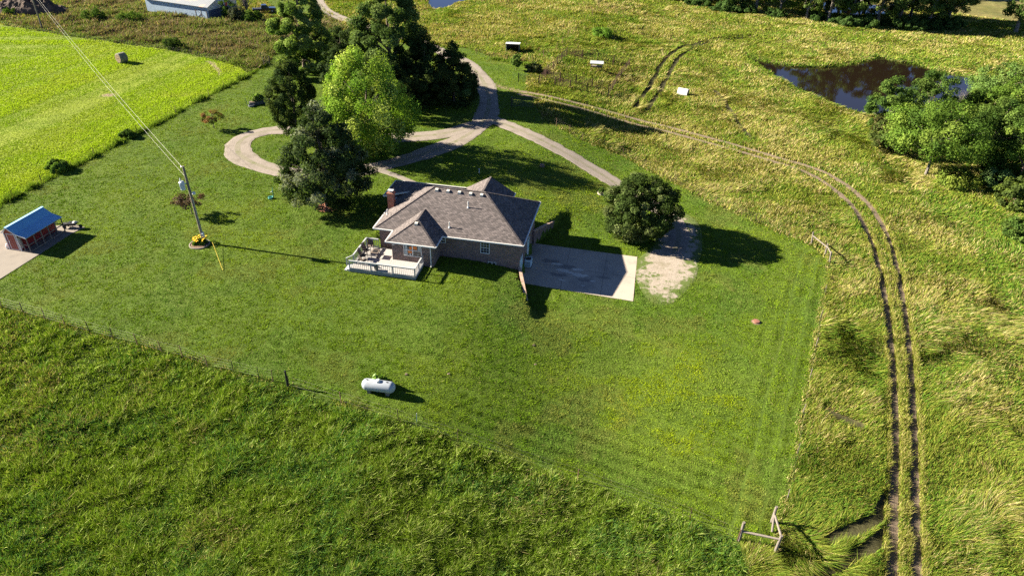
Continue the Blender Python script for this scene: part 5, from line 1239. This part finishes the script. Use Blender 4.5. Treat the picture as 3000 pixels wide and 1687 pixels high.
q.build('branch', MT['greybark'], sp_)
# bushes near barn, fences and corral
for i, (bx, by, w_, h_, cl, lb) in enumerate(((668, 55, 46, 5.0, GRD, 'dark green bush at the barn corner'), (700, 62, 44, 3.6, ((.05, .06, .04), (.07, .08, .05)), 'grey green bush next to the barn bush'), (740, 65, 50, 2.8, GRD, 'low dark bush in front of the black pickup'),
        (510, 143, 50, 2.3, ((.035, .06, .018), (.05, .08, .02)), 'dark bush on the weedy edge of the hay field'), (172, 500, 52, 1.5, ((.09, .15, .025), (.06, .10, .025)), 'biggest dark bush on the hay field fence line'),
        (378, 402, 40, 1.1, GRD, 'small dark bush on the hay field fence below the power lines'), (1565, 208, 42, 1.6, ((.07, .10, .03), (.08, .09, .04)), 'dull green shrub right of the young tree'), (1765, 105, 60, 1.8, ((.09, .17, .025), (.11, .19, .03)), 'bright green brush patch in the upper pasture'),
        (275, 55, 60, 2.0, GRD, 'dark brush beside the far utility pole'), (380, 60, 70, 1.8, GRD, 'low dark brush left of the barn'), (35, 42, 40, 1.6, GRN, 'green shrub at the foot of the dirt heap'))):
    g_ = G(bx, by); tree('green_bush', g_, h_, mpp(g_)*w_/2, 'round', .02, 2600, .26, cl, 36, .32, lb, 'bush', seed=70+i, limbs=6)
dg = G(725, 45); sp_ = copy_tree(sp_); sp_.location = tuple(dg); sp_.scale = (1.7, 1.7, 1.5); sp_['label'] = 'grey leafless tree standing beside the pickup near the barn'
# the wood along the far field edge: four built trees, copied
WOOD = []
for s in range(4): WOOD.append(tree('woodland_tree', (0, 0, 0), 20.0, 5.2, ('oval', 'maple', 'round', 'oval')[s], .12, 9000, .42, ((.05, .085, .02), (.07, .11, .026), (.09, .13, .036)), 80, .24, 'tall shaded tree of the dark wood along the far field edge', 'tree', 'trees of the wood at the far edge', seed=90+s, bark='greybark'))
k = 0
line = [G(x_, y_) for x_, y_ in ((1900, -8), (1985, 6), (2060, 22), (2140, 36), (2215, 45), (2290, 55), (2380, 66), (2440, 72), (2510, 78), (2580, 84), (2660, 90), (2740, 92), (2800, 90))]
spots = []
for i, p in enumerate(line):
    spots.append((p[0]+random.uniform(-1, 1), p[1]+random.uniform(3.0, 5)))
    if i not in (4, 5): spots.append((p[0]+random.uniform(1, 4), p[1]+random.uniform(12, 18)))
for i in range(9): spots.append((50+i*9+random.uniform(-2, 2), 240+random.uniform(-3, 8)))
spots.append(tuple(G(2975, 98)[:2]))
for i, (x_, y_) in enumerate(spots):
    o = WOOD[i % 4] if i < 4 else copy_tree(WOOD[random.randrange(4)])
    s = random.uniform(.8, 1.15); o.location = (x_, y_, PADZ-.1); o.scale = (s, s, s*random.uniform(.9, 1.15)); o.rotation_euler = (0, 0, random.uniform(0, 6.28))
    if i == len(spots)-1: o['label'] = 'single tree at the upper right corner before the sunlit far lawn'; del o['group']
# undergrowth at the foot of the wood
UB = tree('undergrowth_bush', (0, 0, 0), 2.4, 2.3, 'round', .02, 2200, .36, ((.04, .075, .02), (.055, .095, .026)), 34, .34, 'low dark bush at the shaded foot of the far wood', 'bush', 'bushes under the far wood', seed=130, limbs=4)
first = True
for p in line:
    for j in range(2):
        o = UB if first else copy_tree(UB); first = False
        s = random.uniform(.6, 1.3); o.location = (p[0]+random.uniform(-4, 4), p[1]+random.uniform(.5, 4), PADZ); o.scale = (s, s, s*random.uniform(.7, 1.2)); o.rotation_euler = (0, 0, random.uniform(0, 6.28))
